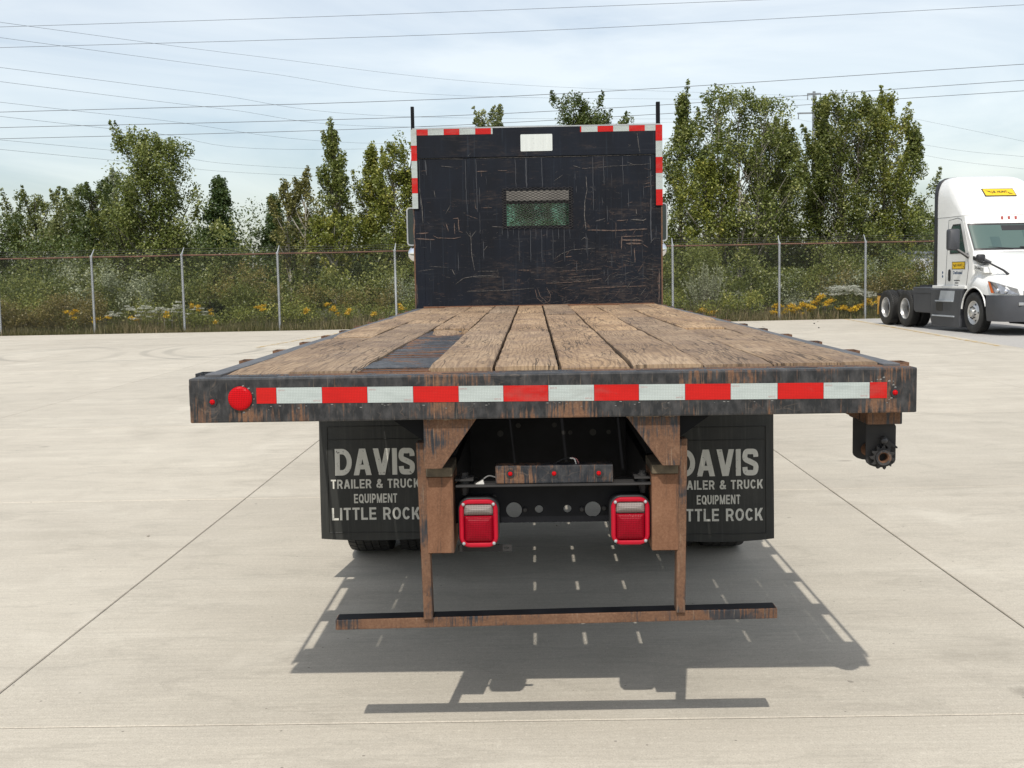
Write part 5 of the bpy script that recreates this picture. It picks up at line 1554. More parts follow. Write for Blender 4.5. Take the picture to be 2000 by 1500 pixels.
lettering('sign_lettering', 'J.B. HUNT', M['ink'], rs, lambda u, v: fsign(-0.215 + u, 0.065 + v, 0.020), 0.43, 0.075, 0.02, 0.1)
for q in (((-0.36, 0.15), (-0.24, 0.13), (-0.21, 0.075), (-0.24, 0.10)), ((0.36, 0.045), (0.24, 0.06), (0.21, 0.12), (0.25, 0.085))):
    MB().add([fsign(u, v, 0.020) for u, v in q], [(0, 1, 2, 3)]).build('sign_scroll', M['ink'], rs, normals=False)
# hood and fenders
def arch(s):
    return 0.515 + math.sqrt(max(0.0, 0.63 ** 2 - (s - 0.02) ** 2)) if abs(s - 0.02) < 0.63 else 0.0
loops = []
HS = [(0.52, 1.14, 2.05, 0.80), (0.40, 1.16, 2.055, 0.80), (0.2, 1.19, 2.05, 0.78), (0.0, 1.21, 2.02, 0.75), (-0.2, 1.22, 1.985, 0.72), (-0.4, 1.22, 1.94, 0.69), (-0.6, 1.215, 1.88, 0.65), (-0.8, 1.19, 1.81, 0.60), (-1.0, 1.13, 1.72, 0.54), (-1.18, 1.02, 1.60, 0.48), (-1.32, 0.86, 1.40, 0.42), (-1.40, 0.70, 1.15, 0.36)]
for s_, w, zt, wt in HS:
    zb = max(0.962, arch(s_) + 0.012)
    zf = max(zb + 0.10, 1.18) if s_ > -1.2 else max(zb + 0.05, 1.08)
    half = [(w, zb), (w + 0.005, zf), (w * 0.955, min(zf + 0.13, zt - 0.10)), (wt + (w - wt) * 0.55, min(zf + 0.27, zt - 0.07)), (wt + 0.14, zt - 0.22 if zt > 1.7 else zt - 0.05), (wt, zt - 0.05), (wt * 0.6, zt - 0.012), (0.0, zt)]
    loops.append([(-x, s_, z) for x, z in half] + [(x, s_, z) for x, z in reversed(half[:-1])])
hood = MB().loft(loops, closed=False).build('hood', M['white_paint'], trac, smooth=50)
for s in (-1, 1):                                          # fender lips and dark wheel wells
    mb = MB()
    mb.tube([(s * 1.215, 0.02 + 0.635 * math.cos(R(a)), 0.515 + 0.635 * math.sin(R(a))) for a in range(8, 173, 12)], 0.022, 6)
    mb.build('fender_lip', M['white_paint'], hood, smooth=60)
    mb = MB()
    rows = [[(s * x, 0.02 + 0.62 * math.cos(R(a)), 0.515 + 0.62 * math.sin(R(a))) for a in range(0, 181, 15)] for x in (1.20, 0.70)]
    mb.loft(rows, closed=False)
    mb.build('wheel_well', M['black_plastic'], hood, normals=False)
MB().box(-0.98, 0.98, -1.2, 2.3, 0.62, 0.96).build('engine_bay', M['black_plastic'], trac)
# vent and number on the hood side, hood mirror
MB().prism([(0.36, 1.93), (0.36, 1.83), (-0.08, 1.73), (-0.18, 1.77)], 0, -1.09, -0.85).build('hood_vent', M['black_plastic'], hood, bevel=0.01)
nb = MB().prism([(0.16, 1.72), (0.16, 1.585), (-0.40, 1.50), (-0.40, 1.64)], 0, -1.168, -0.95).build('number_panel', M['white_paint'], hood, bevel=0.01)
lettering('unit_number', '364403', M['ink'], nb, lambda u, v: (-1.1695, 0.09 - u, 1.605 - 0.16 * u + v), 0.42, 0.085, 0.01, 0.1)
MB().tube([(-0.86, -0.98, 1.46), (-0.92, -0.86, 1.56), (-1.08, -0.48, 1.74), (-1.16, -0.28, 1.83)], [0.035, 0.025, 0.02, 0.02], 6).build('hood_mirror_arm', M['black_plastic'], hood, smooth=50)
MB().prism(rrect(-1.31, -1.10, 1.79, 1.96, 0.05, 4), 1, -0.34, -0.22).build('hood_mirror', M['black_plastic'], hood, bevel=0.03, smooth=50)
# door mirror
MB().tube([(-1.10, 0.55, 1.90), (-1.24, 0.64, 2.02), (-1.36, 0.72, 2.12)], [0.05, 0.04, 0.04], 6).build('door_mirror_arm', M['black_plastic'], trac, smooth=50)
MB().prism(rrect(-1.56, -1.27, 2.08, 2.62, 0.06, 4), 1, 0.66, 0.86).build('door_mirror', M['grey_plastic'], trac, bevel=0.03, smooth=50)
# bumper, headlamps, grille
pl = [(-1.235, -0.62), (-1.235, -1.00), (-1.18, -1.22), (-1.02, -1.40), (-0.70, -1.50), (0.70, -1.50), (1.02, -1.40), (1.18, -1.22), (1.235, -1.00), (1.235, -0.62)]
loops = [[(x * 0.97, y, 0.34) for x, y in pl], [(x, y - 0.02, 0.55) for x, y in pl], [(x, y, 0.80) for x, y in pl], [(x * 0.985, y + 0.02, 0.965) for x, y in pl]]
MB().loft(loops).build('front_bumper', M['grey_plastic'], trac, smooth=35)
MB().box(-0.60, 0.60, -1.535, -1.40, 0.50, 0.80).build('bumper_intake', M['black_plastic'], trac)
MB().box(-0.86, -0.72, -1.50, -1.44, 0.72, 0.80).build('fog_lamp', M['alu'], trac, bevel=0.01)
MB().box(-0.50, 0.50, -1.475, -1.30, 0.99, 1.55).build('grille', M['black_plastic'], trac, bevel=0.02)
for s in (-1, 1):
    # corner lamp: swept quad hugging the corner of the hood
    p = [(s * 1.225, -0.70, 1.31), (s * 1.215, -0.86, 1.02), (s * 0.80, -1.385, 0.985), (s * 0.84, -1.36, 1.12)]
    q = [(s * 0.9, -0.70, 1.30), (s * 0.9, -0.86, 1.02), (s * 0.70, -1.2, 0.985), (s * 0.70, -1.2, 1.12)]
    mid0 = [(s * 1.19, -1.02, 1.26), (s * 1.12, -1.14, 1.005)]
    mb = MB()
    ring_ = [p[0], p[1], mid0[1], p[2], p[3], mid0[0]]
    back = [(x * 0.86, y + 0.08, z) for x, y, z in ring_]
    mb.add(ring_ + back, [(0, 1, 2, 5), (5, 2, 3, 4)] + [(k, (k + 1) % 6, 6 + (k + 1) % 6, 6 + k) for k in range(6)])
    hl = mb.build('headlamp', M['lamp_grey'], trac)
    MB().add([(s * 1.232, -0.705, 1.30), (s * 1.222, -0.855, 1.025), (s * 1.205, -0.96, 1.022), (s * 1.226, -0.80, 1.285)], [(0, 1, 2, 3)]).build('turn_lens', M['amber'], hl, normals=False)
    for (x, y, z) in ((1.15, -1.07, 1.08), (1.03, -1.22, 1.06)):
        MB().lathe([(-0.03, 0.03), (-0.005, 0.055), (0.0, 0.05)], 14, 1, (s * x, y, z)).build('lamp_bulb', M['chrome'], hl, smooth=50)
# skirt, steps, tank fairing
sk = MB().prism([(0.66, 1.095), (2.46, 1.095), (2.46, 0.28), (2.36, 0.12), (0.78, 0.12), (0.74, 0.70)], 0, -1.21, -0.95).build('side_skirt', M['grey_plastic'], trac, bevel=0.02)
MB().prism([(1.05, 1.05), (1.85, 1.05), (1.95, 0.80), (1.10, 0.80)], 0, -1.2125, -1.2095).build('step_recess', M['step'], sk)
MB().box(-1.25, -1.19, 1.12, 2.10, 0.765, 0.80).build('step', M['step'], sk)
MB().box(-1.25, -1.19, 1.05, 2.28, 0.375, 0.41).build('step', M['step'], sk)
MB().prism(rrect(1.72, 2.10, 0.52, 0.74, 0.02, 2), 0, -1.216, -1.209).build('access_hatch', M['black_plastic'], sk, bevel=0.004)
MB().prism([(0.66, 1.095), (2.46, 1.095), (2.46, 0.28), (2.36, 0.12), (0.78, 0.12), (0.74, 0.70)], 0, 0.95, 1.21).build('side_skirt', M['grey_plastic'], trac, bevel=0.02)
MB().box(-1.16, -0.75, 0.60, 2.46, 1.10, 1.18).build('cab_sill', M['white_paint'], trac, bevel=0.01)
for s in (-1, 1):
    xa, xb = sorted((s * 1.19, s * 0.70))
    tk = MB().prism([(2.47, 1.13), (3.60, 1.13), (3.60, 0.98), (3.55, 0.50), (3.45, 0.44), (2.47, 0.44)], 0, xa, xb).build('tank_fairing', M['grey_plastic'], trac, bevel=0.02)
    MB().box(xa - 0.004, xb + 0.004, 2.5, 3.55, 0.955, 0.968).build('fairing_groove', M['black_plastic'], tk)
MB().box(-0.43, -0.33, 2.3, 6.3, 0.72, 1.0).build('frame_rail', M['black_plastic'], trac)
MB().box(0.33, 0.43, 2.3, 6.3, 0.72, 1.0).build('frame_rail', M['black_plastic'], trac)
MB().prism([(-0.5, 4.0), (0.5, 4.0), (0.5, 4.7), (0.15, 5.2), (0.0, 4.7), (-0.15, 5.2), (-0.5, 4.7)], 2, 1.08, 1.16).build('fifth_wheel', M['black_matt'], trac, bevel=0.01)
MB().tube([(0, 2.45, 1.12), (0, 2.9, 1.25), (0.1, 3.5, 1.18)], 0.05, 8).build('air_hose', M['black_plastic'], trac, smooth=60)
# wheels
def steer_rim():
    mb = MB()
    mb.lathe([(-0.115, 0.300), (-0.125, 0.292), (-0.118, 0.272), (-0.085, 0.255), (-0.07, 0.235), (-0.115, 0.17), (-0.125, 0.13), (-0.13, 0.115), (-0.19, 0.105), (-0.20, 0.085), (-0.20, 0.002)], 40, 0, caps=False)
    mb.lathe([(0.0, 0.262), (0.115, 0.300), (0.105, 0.262)], 40, 0, caps=False)
    return mb.mesh('rim', 0, 40)
SRIM = steer_rim()
SRIM.materials.append(M['rim'])
for s in (-1, 1):
    w_ = wheel(trac, s * 1.085, 0.05, 0.52, s > 0, SRIM)
    for k in range(10):
        a = 2 * PI * k / 10
        MB().lathe([(-0.128, 0.016), (-0.16, 0.014), (-0.165, 0.008)], 6, 0, (0, 0.145 * math.cos(a), 0.145 * math.sin(a))).build('wheel_nut', M['black_matt'], w_)
        if k % 2 == 0:
            MB().lathe([(-0.094, 0.024), (-0.1025, 0.024)], 12, 0, (0, 0.207 * math.cos(a + 0.3), 0.207 * math.sin(a + 0.3))).build('hand_hole', M['tyre'], w_)
    for y in (4.08, 5.42):
        wheel(trac, s * 1.085, y, 0.52, s > 0)
        wheel(trac, s * 0.77, y, 0.52, s < 0)
    xa, xb = sorted((s * 1.2, s * 0.65))
    MB().box(xa, xb, 6.02, 6.04, 0.30, 0.86).build('rear_flap', M['flap_yellow'], trac)
    MB().box(xa, xb, 6.0, 6.08, 0.86, 0.92).build('flap_bracket', M['black_plastic'], trac)
for y in (4.08, 5.42):
    MB().tube([(-1.0, y, 0.52), (1.0, y, 0.52)], 0.07, 10).build('axle', M['black_matt'], trac, smooth=50)
MB().tube([(-0.95, 0.05, 0.48), (0.95, 0.05, 0.48)], 0.06, 8).build('axle', M['black_matt'], trac, smooth=50)

# ================================================================= VEGETATION
NR = np.random.default_rng(5)

def leaf_object(name, pos, size, tint, mat, parent=None, up=0.35, aspect=0.62, dirs=None):
    """one mesh of many leaf-sized rhombs, each with its own facing and tint"""
    n = len(pos)
    nrm = NR.normal(size=(n, 3))
    nrm[:, 2] = np.abs(nrm[:, 2]) * (1 + up) + up * 0.5
    nrm /= np.linalg.norm(nrm, axis=1)[:, None]
    if dirs is None:
        t = NR.normal(size=(n, 3))
    else:
        t = dirs + NR.normal(size=(n, 3)) * 0.25
    t -= nrm * (t * nrm).sum(1)[:, None]
    t /= np.linalg.norm(t, axis=1)[:, None] + 1e-9
    b = np.cross(nrm, t)
    s = size[:, None]
    v = np.empty((n, 4, 3))
    v[:, 0] = pos - t * s * 0.5
    v[:, 1] = pos + b * s * 0.5 * aspect + t * s * 0.05
    v[:, 2] = pos + t * s * 0.5
    v[:, 3] = pos - b * s * 0.5 * aspect + t * s * 0.05
    return quads(name, v.reshape(-1, 3), n, tint, mat, parent)

def quads(name, verts, n, tint, mat, parent=None):
    me = bpy.data.meshes.new(name)
    me.vertices.add(n * 4)
    me.vertices.foreach_set('co', verts.ravel().astype(np.float32))
    me.loops.add(n * 4)
    me.loops.foreach_set('vertex_index', np.arange(n * 4, dtype=np.int32))
    me.polygons.add(n)
    me.polygons.foreach_set('loop_start', np.arange(0, n * 4, 4, dtype=np.int32))
    me.polygons.foreach_set('loop_total', np.full(n, 4, dtype=np.int32))
    me.update(calc_edges=True)
    at = me.attributes.new('tint', 'FLOAT', 'FACE')
    at.data.foreach_set('value', np.clip(tint, 0, 1).astype(np.float32))
    me.materials.append(mat)
    return link(bpy.data.objects.new(name, me), parent)

def env(kind, t):
    """crown half width over the crown height t in 0..1"""
    if kind == 'cone': return (1 - t) ** 0.75 * min(1, 0.55 + t * 3.0)
    if kind == 'column': return (0.62 + 0.38 * math.sin(PI * min(1, t * 1.15))) * (1.0 if t < 0.6 else max(0.12, 1 - (t - 0.6) * 2.1))
    if kind == 'spread': return math.sin(PI * (0.12 + 0.80 * t)) ** 0.7
    return math.sin(PI * (0.10 + 0.82 * t)) ** 0.6

def tree(name, label, x, y, h, r, kind, shape='oval', base=0.15, bark='grey', n_cl=120, per=150, leaf=0.115, seed=0, trunks=1, lean=0.0, clump=0.34, group='trees beyond the fence', bare=False):
    rg = random.Random(seed * 7 + 3)
    root = empty(name, (x, y, -0.07))
    tag(root, label, 'tree', group)
    tr_ = MB()
    axes = []
    for q in range(trunks):
        ox = (q - (trunks - 1) / 2) * 0.45 * (1.0 if trunks > 1 else 0)
        oy = rg.uniform(-0.2, 0.2) if trunks > 1 else 0
        top = h * (0.97 if q == 0 else rg.uniform(0.72, 0.93))
        sx, sy = rg.uniform(-0.03, 0.03) * h + ox * 0.9, rg.uniform(-0.03, 0.03) * h
        pts = []
        for i in range(9):
            t = i / 8
            pts.append((ox + (sx + lean * h * t) * t + rg.gauss(0, 0.012) * h * 0.35 * t, oy + sy * t, top * t))
        r0 = 0.011 * h * (1.0 if trunks == 1 else 0.8)
        tr_.tube(pts, [r0 * (1 - 0.93 * i / 8) + 0.006 for i in range(9)], 7)
        axes.append([Vector(p) for p in pts])
    def on_axis(ax, z):
        for a, b in zip(ax[:-1], ax[1:]):
            if a.z <= z <= b.z:
                return a.lerp(b, (z - a.z) / max(1e-6, b.z - a.z))
        return ax[-1].copy()
    P_, T_, S_ = [], [], []
    def puff(c, cr, npl, dim=0.0):
        q = NR.normal(size=(npl, 3))
        q /= np.linalg.norm(q, axis=1)[:, None]
        q *= (NR.random(npl) ** 0.45)[:, None]
        q *= np.array([cr, cr, cr * (1.25 if shape in ('column', 'oval') else 0.95)])
        P_.append(q + np.array(c))
        T_.append(np.clip(NR.normal(0.42 + rg.gauss(0, 0.13) + dim, 0.20, npl), 0, 1))
        S_.append(NR.uniform(0.65, 1.25, npl) * leaf)
    if shape != 'cone' and y < 60:
        for k in range(rg.randint(7, 11)):                 # upright leaders that break the outline
            t = rg.uniform(0.45, 0.95)
            zc = h * (base + (1 - base) * t)
            c0 = on_axis(axes[k % trunks], min(zc, axes[k % trunks][-1].z))
            a = rg.uniform(0, 2 * PI)
            rad = r * env(shape, t) * rg.uniform(0.75, 1.15)
            b0 = Vector((c0.x + rad * math.cos(a), c0.y + rad * math.sin(a), zc))
            hh = rg.uniform(0.5, 1.1)
            dirv = Vector((0.35 * math.cos(a), 0.35 * math.sin(a), 1.0)).normalized()
            top_ = b0 + dirv * hh
            if top_.z > h * 1.04:
                dirv = dirv * 0.5
            n5 = 5
            for j in range(n5):
                f = j / (n5 - 1)
                puff(b0 + dirv * hh * f, 0.26 * (1 - 0.62 * f) * rg.uniform(0.8, 1.2), int(70 * (1 - 0.6 * f)))
            s0 = on_axis(axes[k % trunks], max(0.3, zc - rad - 0.4))
            tr_.tube([s0, s0.lerp(b0, 0.6), b0, b0 + dirv * hh], [0.03, 0.022, 0.012, 0.003], 4, False)
    for k in range(n_cl):
        ax = axes[k % trunks]
        t = (k + rg.random()) / n_cl
        t = t if shape != 'cone' else t ** 1.15
        zc = h * (base + (1 - base) * t * 0.97)
        rad = r * env(shape, t)
        zc = min(zc, ax[-1].z + 0.25)
        c0 = on_axis(ax, zc)
        a = rg.uniform(0, 2 * PI)
        rr = rad * math.sqrt(rg.random()) * rg.uniform(0.8, 1.22)
        lump = 0.86 + 0.34 * math.sin(3 * a + seed) * math.sin(7 * t + seed * 1.3)
        c = Vector((c0.x + rr * lump * math.cos(a), c0.y + rr * lump * math.sin(a), zc + rg.uniform(-0.1, 0.1)))
        cr = clump * rg.uniform(0.65, 1.25) * (0.75 if t > 0.85 else 1.0) * (r ** 0.35)
        if rg.random() < (0.75 if not bare else 1.0):
            zb = max(0.3, zc - rr * rg.uniform(0.8, 1.5) - 0.25)
            s0 = on_axis(ax, zb)
            m_ = s0.lerp(c, 0.5) + Vector((0, 0, -0.04 * h * 0.2))
            tr_.tube([s0, m_, c + Vector((0, 0, cr * 0.4))], [0.020 + 0.0022 * h * (1 - t), 0.014, 0.004], 4, False)
        npl = int(per * (0.80 if x > 5 else 0.92) * rg.uniform(0.45, 1.35))
        puff(c, cr, npl)
    tr_.build('trunk', BARK[bark], root, smooth=60, normals=False)
    leaf_object('crown', np.concatenate(P_), np.concatenate(S_), np.concatenate(T_), LEAF[kind], root)
    return root

TREES = [  # x, y, h, r, leaf kind, shape, base, bark, clumps, leaves each, trunks, lean, clump, label
    (-25.7, 52, 5.75, 2.2, 'dark', 'oval', 0.05, 'dark', 100, 150, 1, 0, 0.42, 'broad dark tree at the left edge of the picture'),
    (-24.2, 54, 6.3, 1.9, 'mid', 'spread', 0.05, 'dark', 90, 140, 1, 0, 0.38, 'spreading olive tree second from the left edge'),
    (-21.6, 52, 6.0, 1.5, 'pale', 'oval', 0.08, 'grey', 85, 140, 1, 0, 0.36, 'light green rounded tree left of the pale silvery one'),
    (-19.7, 50, 6.3, 1.45, 'dark', 'spread', 0.05, 'dark', 90, 150, 1, 0, 0.38, 'small dark bushy tree left of the tall round one'),
    (-20.8, 56, 7.2, 1.0, 'silver', 'oval', 0.2, 'grey', 70, 120, 1, 0, 0.36, 'pale silvery tree behind the dark bushy one at left'),
    (-15.5, 46, 8.1, 1.75, 'poplar', 'oval', 0.10, 'dark', 210, 165, 2, 0, 0.40, 'tallest full round tree in the left half'),
    (-17.6, 47, 5.2, 1.5, 'mid', 'oval', 0.05, 'dark', 70, 130, 1, 0, 0.38, 'low olive tree leaning against the tall round one'),
    (-13.2, 47, 6.2, 1.6, 'cone', 'cone', 0.05, 'dark', 140, 160, 1, 0, 0.36, 'dark green cone shaped tree standing alone against the sky'),
    (-11.4, 50, 5.5, 1.5, 'cone', 'cone', 0.05, 'dark', 120, 150, 1, 0, 0.36, 'dark pointed tree behind the thin white trunks'),
    (-10.1, 49, 4.7, 0.9, 'dark', 'oval', 0.05, 'dark', 60, 140, 1, 0, 0.36, 'low dark tree right of the thin white trunks'),
    (-9.4, 44, 5.9, 0.75, 'sparse', 'column', 0.36, 'pale', 60, 95, 2, 0, 0.26, 'thin tree with two white trunks and a sparse crown'),
    (-7.9, 46, 8.0, 0.85, 'poplar', 'column', 0.33, 'grey', 95, 150, 1, 0, 0.30, 'tall narrow poplar left of the headboard'),
    (-7.75, 43, 4.3, 0.75, 'yellow', 'oval', 0.30, 'pale', 48, 100, 1, 0, 0.28, 'small sparse tree with a forked pale trunk below the narrow poplar'),
    (-6.7, 47, 7.4, 0.95, 'yellow', 'column', 0.06, 'grey', 125, 150, 1, 0, 0.34, 'yellow green poplar with a slim spire, left of the headboard'),
    (-5.35, 46, 7.65, 1.2, 'yellow', 'oval', 0.06, 'grey', 150, 160, 2, 0, 0.36, 'wide yellow green poplar touching the left side of the headboard'),
    (-2.9, 48, 6.4, 1.3, 'mid', 'oval', 0.05, 'grey', 90, 140, 1, 0, 0.40, 'olive tree behind the left of the headboard'),
    (0.2, 47, 6.6, 1.5, 'mid', 'oval', 0.05, 'grey', 120, 150, 1, 0, 0.42, 'olive tree seen dimly through the headboard window'),
    (-1.8, 50, 9.2, 0.85, 'pale', 'spread', 0.45, 'grey', 60, 120, 2, 0, 0.30, 'pale treetop peeping over the headboard left of its plate'),
    (2.6, 52, 10.2, 1.75, 'dark', 'oval', 0.35, 'dark', 150, 165, 2, 0, 0.40, 'big dark treetop rising over the right of the headboard'),
    (4.5, 54, 9.3, 1.25, 'mid', 'spread', 0.35, 'dark', 80, 140, 1, 0, 0.36, 'lower olive treetop beside the right headboard stake'),
    (6.45, 47, 9.4, 1.05, 'poplar', 'column', 0.12, 'grey', 150, 150, 1, 0, 0.34, 'tall poplar just right of the headboard'),
    (7.2, 44.5, 6.2, 1.0, 'yellow', 'oval', 0.08, 'grey', 90, 140, 1, 0, 0.34, 'shorter yellow green tree in front of the poplar right of the headboard'),
    (8.6, 45, 9.3, 1.55, 'poplar', 'oval', 0.24, 'pale', 200, 155, 3, 0, 0.37, 'tallest poplar on the right with three grey trunks'),
    (10.2, 47, 7.9, 1.45, 'mid', 'oval', 0.08, 'grey', 150, 155, 1, 0, 0.36, 'olive tree filling the dip between the right poplars'),
    (11.5, 50, 8.1, 1.4, 'mid', 'oval', 0.08, 'dark', 140, 155, 1, 0, 0.36, 'olive tree left of the power pole'),
    (12.15, 46, 8.9, 1.10, 'poplar', 'column', 0.10, 'grey', 150, 155, 1, 0, 0.36, 'poplar hiding the foot of the power pole'),
    (13.2, 45, 8.95, 1.20, 'mid', 'oval', 0.16, 'grey', 160, 160, 2, 0, 0.37, 'round topped olive poplar right of the power pole'),
    (14.9, 46, 8.95, 1.25, 'yellow', 'oval', 0.10, 'grey', 160, 155, 1, 0, 0.37, 'yellow green poplar between the round topped and the leaning one'),
    (16.0, 47, 7.7, 0.95, 'poplar', 'column', 0.22, 'dark', 90, 140, 1, 0.09, 0.32, 'leaning poplar at the right end, nearest the white tractor'),
    (29.4, 85, 5.8, 2.3, 'mid', 'spread', 0.03, 'dark', 60, 130, 1, 0, 0.6, 'far tree low above the fence beside the white tractor'),
    (26.4, 88, 5.4, 2.2, 'dark', 'oval', 0.03, 'dark', 60, 130, 1, 0, 0.6, 'far dark tree seen under the leaning poplar'),
    (32.4, 86, 5.4, 2.3, 'dark', 'oval', 0.03, 'dark', 60, 130, 1, 0, 0.6, 'far dark tree behind the white tractor cab'),
]
for i, (x, y, h, r, kind, shape, base, bark, ncl, per, trk, lean, cl, lab) in enumerate(TREES):
    nm = {'poplar': 'poplar_tree', 'yellow': 'poplar_tree', 'cone': 'conical_tree'}.get(kind, 'leafy_tree')
    lf = 0.12 if y < 60 else 0.22
    tree(nm, lab, x, y, h, r, kind, shape, base, bark, ncl, per, lf, i + 1, trk, lean, cl, bare=(kind == 'sparse'))

# ---- understorey and thicket: masses nobody could count
def mass(name, label, kind, boxes, leaf, per, seed, cat='thicket', up=0.35):
    rg = np.random.default_rng(seed)
    P_, T_, S_ = [], [], []
    for (x0, x1, y0, y1, z0, z1, n) in boxes:
        for k in range(n):
            x, y = rg.uniform(x0, x1), rg.uniform(y0, y1)
            wob = 0.72 + 0.28 * math.sin(x * 1.7 + seed) * math.sin(x * 0.63 + seed * 2.1) + 0.12 * math.sin(x * 4.1)
            z = z0 + (z1 - z0) * wob * rg.random() ** 0.75
            cr = rg.uniform(0.22, 0.52) if leaf < 0.1 else (rg.uniform(0.32, 0.72) if leaf < 0.2 else rg.uniform(0.7, 1.3))
            m = int(per * rg.uniform(0.6, 1.3))
            q = rg.normal(size=(m, 3))
            q /= np.linalg.norm(q, axis=1)[:, None]
            q *= (rg.random(m) ** 0.42)[:, None] * cr
            P_.append(q + np.array([x, y, max(z, 0.15)]))
            T_.append(np.clip(rg.normal(0.42 + rg.normal() * 0.16, 0.2, m), 0, 1))
            S_.append(rg.uniform(0.6, 1.3, m) * leaf)
    P_ = np.concatenate(P_)
    keep = P_[:, 2] > -0.05
    o = leaf_object(name, P_[keep], np.concatenate(S_)[keep], np.concatenate(T_)[keep], LEAF[kind], None, up)
    tag(o, label, cat, kind='stuff')
    return o
mass('undergrowth', 'dark undergrowth filling the foot of the tree line', 'dark', [(-30, 22, 44, 52, 0.2, 4.0, 640), (-30, -4, 48, 55, 1.5, 5.0, 330), (3, 20, 48, 52, 1.0, 4.6, 110), (18, 34, 52, 62, 0.2, 2.6, 150)], 0.13, 120, 21)
mass('far_wood', 'distant low wood closing the gaps behind the trees', 'mid', [(-48, -2, 70, 78, 0.0, 6.3, 420), (0, 60, 95, 105, 0.0, 5.5, 260)], 0.24, 110, 20, 'wood')
mass('undergrowth', 'lighter green scrub in front of the trees on the left', 'mid', [(-28, -4, 42, 46, 0.2, 3.5, 300)], 0.12, 115, 22)
mass('thicket', 'olive thicket of shrubs close behind the chain link fence', 'thicket', [(-24, 24, 37.6, 42, 0.1, 2.3, 680), (4.5, 22, 38.5, 43, 0.6, 2.7, 260)], 0.085, 150, 23)
mass('thicket', 'grey green shrubs behind the second fence post from the left', 'silver', [(-17.0, -13.2, 37.2, 39.5, 0.6, 2.5, 46), (-5.5, -3.5, 37.5, 40, 0.6, 2.0, 16), (9, 12.5, 37.6, 39.5, 0.5, 1.9, 30)], 0.075, 130, 24)
mass('thicket', 'russet brown weeds low behind the fence', 'russet', [(-20, -14.6, 35.5, 37.2, 0.05, 1.25, 150), (-12, -9.5, 38, 40, 1.2, 2.2, 22), (10.5, 14.5, 37, 39.5, 0.6, 1.8, 50), (-9.5, -4.5, 37, 39, 0.6, 1.7, 40)], 0.065, 130, 25)
mass('thicket', 'bright green weeds along the fence foot', 'yellow', [(-13.5, -3, 35.9, 37.4, 0.05, 0.9, 120), (4.2, 8, 35.8, 37.4, 0.05, 1.05, 90), (-19, -17, 36.5, 38, 0.3, 1.6, 24)], 0.07, 120, 26)

# ---- grass along the fence
n = 42000
gx = NR.uniform(-24, 22, n)
gy = 34.62 + np.maximum(0, gx + 4) * 0.055 + NR.random(n) ** 1.6 * 3.0
gh = (0.18 + 0.75 * NR.random(n) ** 1.4) * (0.55 + 0.45 * np.clip((gy - 35) / 1.2, 0, 1)) * (0.75 + 0.35 * np.sin(gx * 1.3) * np.sin(gx * 0.37))
gh = np.clip(gh * 0.72, 0.08, 0.95)
la = NR.normal(0, 0.22, (n, 2)) * gh[:, None]
w = NR.uniform(0.006, 0.014, n)
an = NR.uniform(0, PI, n)
dx, dy = np.cos(an) * w, np.sin(an) * w
v = np.empty((n, 4, 3))
z0 = np.full(n, -0.07)
v[:, 0] = np.stack([gx - dx, gy - dy, z0], 1)
v[:, 1] = np.stack([gx + dx, gy + dy, z0], 1)
v[:, 2] = np.stack([gx + dx * 0.35 + la[:, 0], gy + dy * 0.35 + la[:, 1], gh], 1)
v[:, 3] = np.stack([gx - dx * 0.35 + la[:, 0], gy - dy * 0.35 + la[:, 1], gh], 1)
tint = np.clip(NR.normal(0.52, 0.26, n) + 0.18 * np.sin(gx * 0.9), 0, 1)
tag(quads('tall_grass', v.reshape(-1, 3), n, tint, LEAF['grass']), 'dry and green tall grass along the foot of the fence', 'grass', kind='stuff')

# ---- plants one can pick out
def plant(name, label, cat, x, y, h, w, n_st, bloom, bmat, lmat, seed, group, head=0.10, nb=60, leafn=160, bs=0.035):
    rg = np.random.default_rng(seed)
    root = empty(name, (x, y, -0.07))
    tag(root, label, cat, group)
    st = MB()
    PB_, PL_ = [], []
    for k in range(n_st):
        tx, ty = rg.normal(0, w * 0.5), rg.normal(0, w * 0.3)
        hh = h * rg.uniform(0.80, 1.04) * max(0.55, 1 - 0.28 * (tx / (w + 0.01)) ** 2)
        a, b = Vector((tx * 0.35, ty * 0.35, 0)), Vector((tx, ty, hh))
        st.tube([a, a.lerp(b, 0.5) + Vector((0, 0, 0.02)), b], [0.008, 0.006, 0.003], 4, False)
        q = rg.normal(size=(nb, 3)) * np.array([head, head, head * bloom])
        PB_.append(q + np.array(b))
        t = rg.random(leafn // n_st + 1)
        m = np.array(a)[None] + (np.array(b) - np.array(a))[None] * t[:, None] * 0.95
        PL_.append(m + rg.normal(size=m.shape) * 0.045)
    st.build('stem', BARK['grey'] if lmat == 'silver' else LEAF[lmat], root, normals=False)
    PB_, PL_ = np.concatenate(PB_), np.concatenate(PL_)
    leaf_object('foliage', PL_, rg.uniform(0.04, 0.09, len(PL_)), rg.random(len(PL_)), LEAF[lmat], root, 0.2, 0.35)
    if bmat:
        leaf_object('flower_head', PB_, rg.uniform(0.6, 1.4, len(PB_)) * bs, rg.random(len(PB_)), LEAF[bmat], root)['kind'] = 'stuff'
    return root
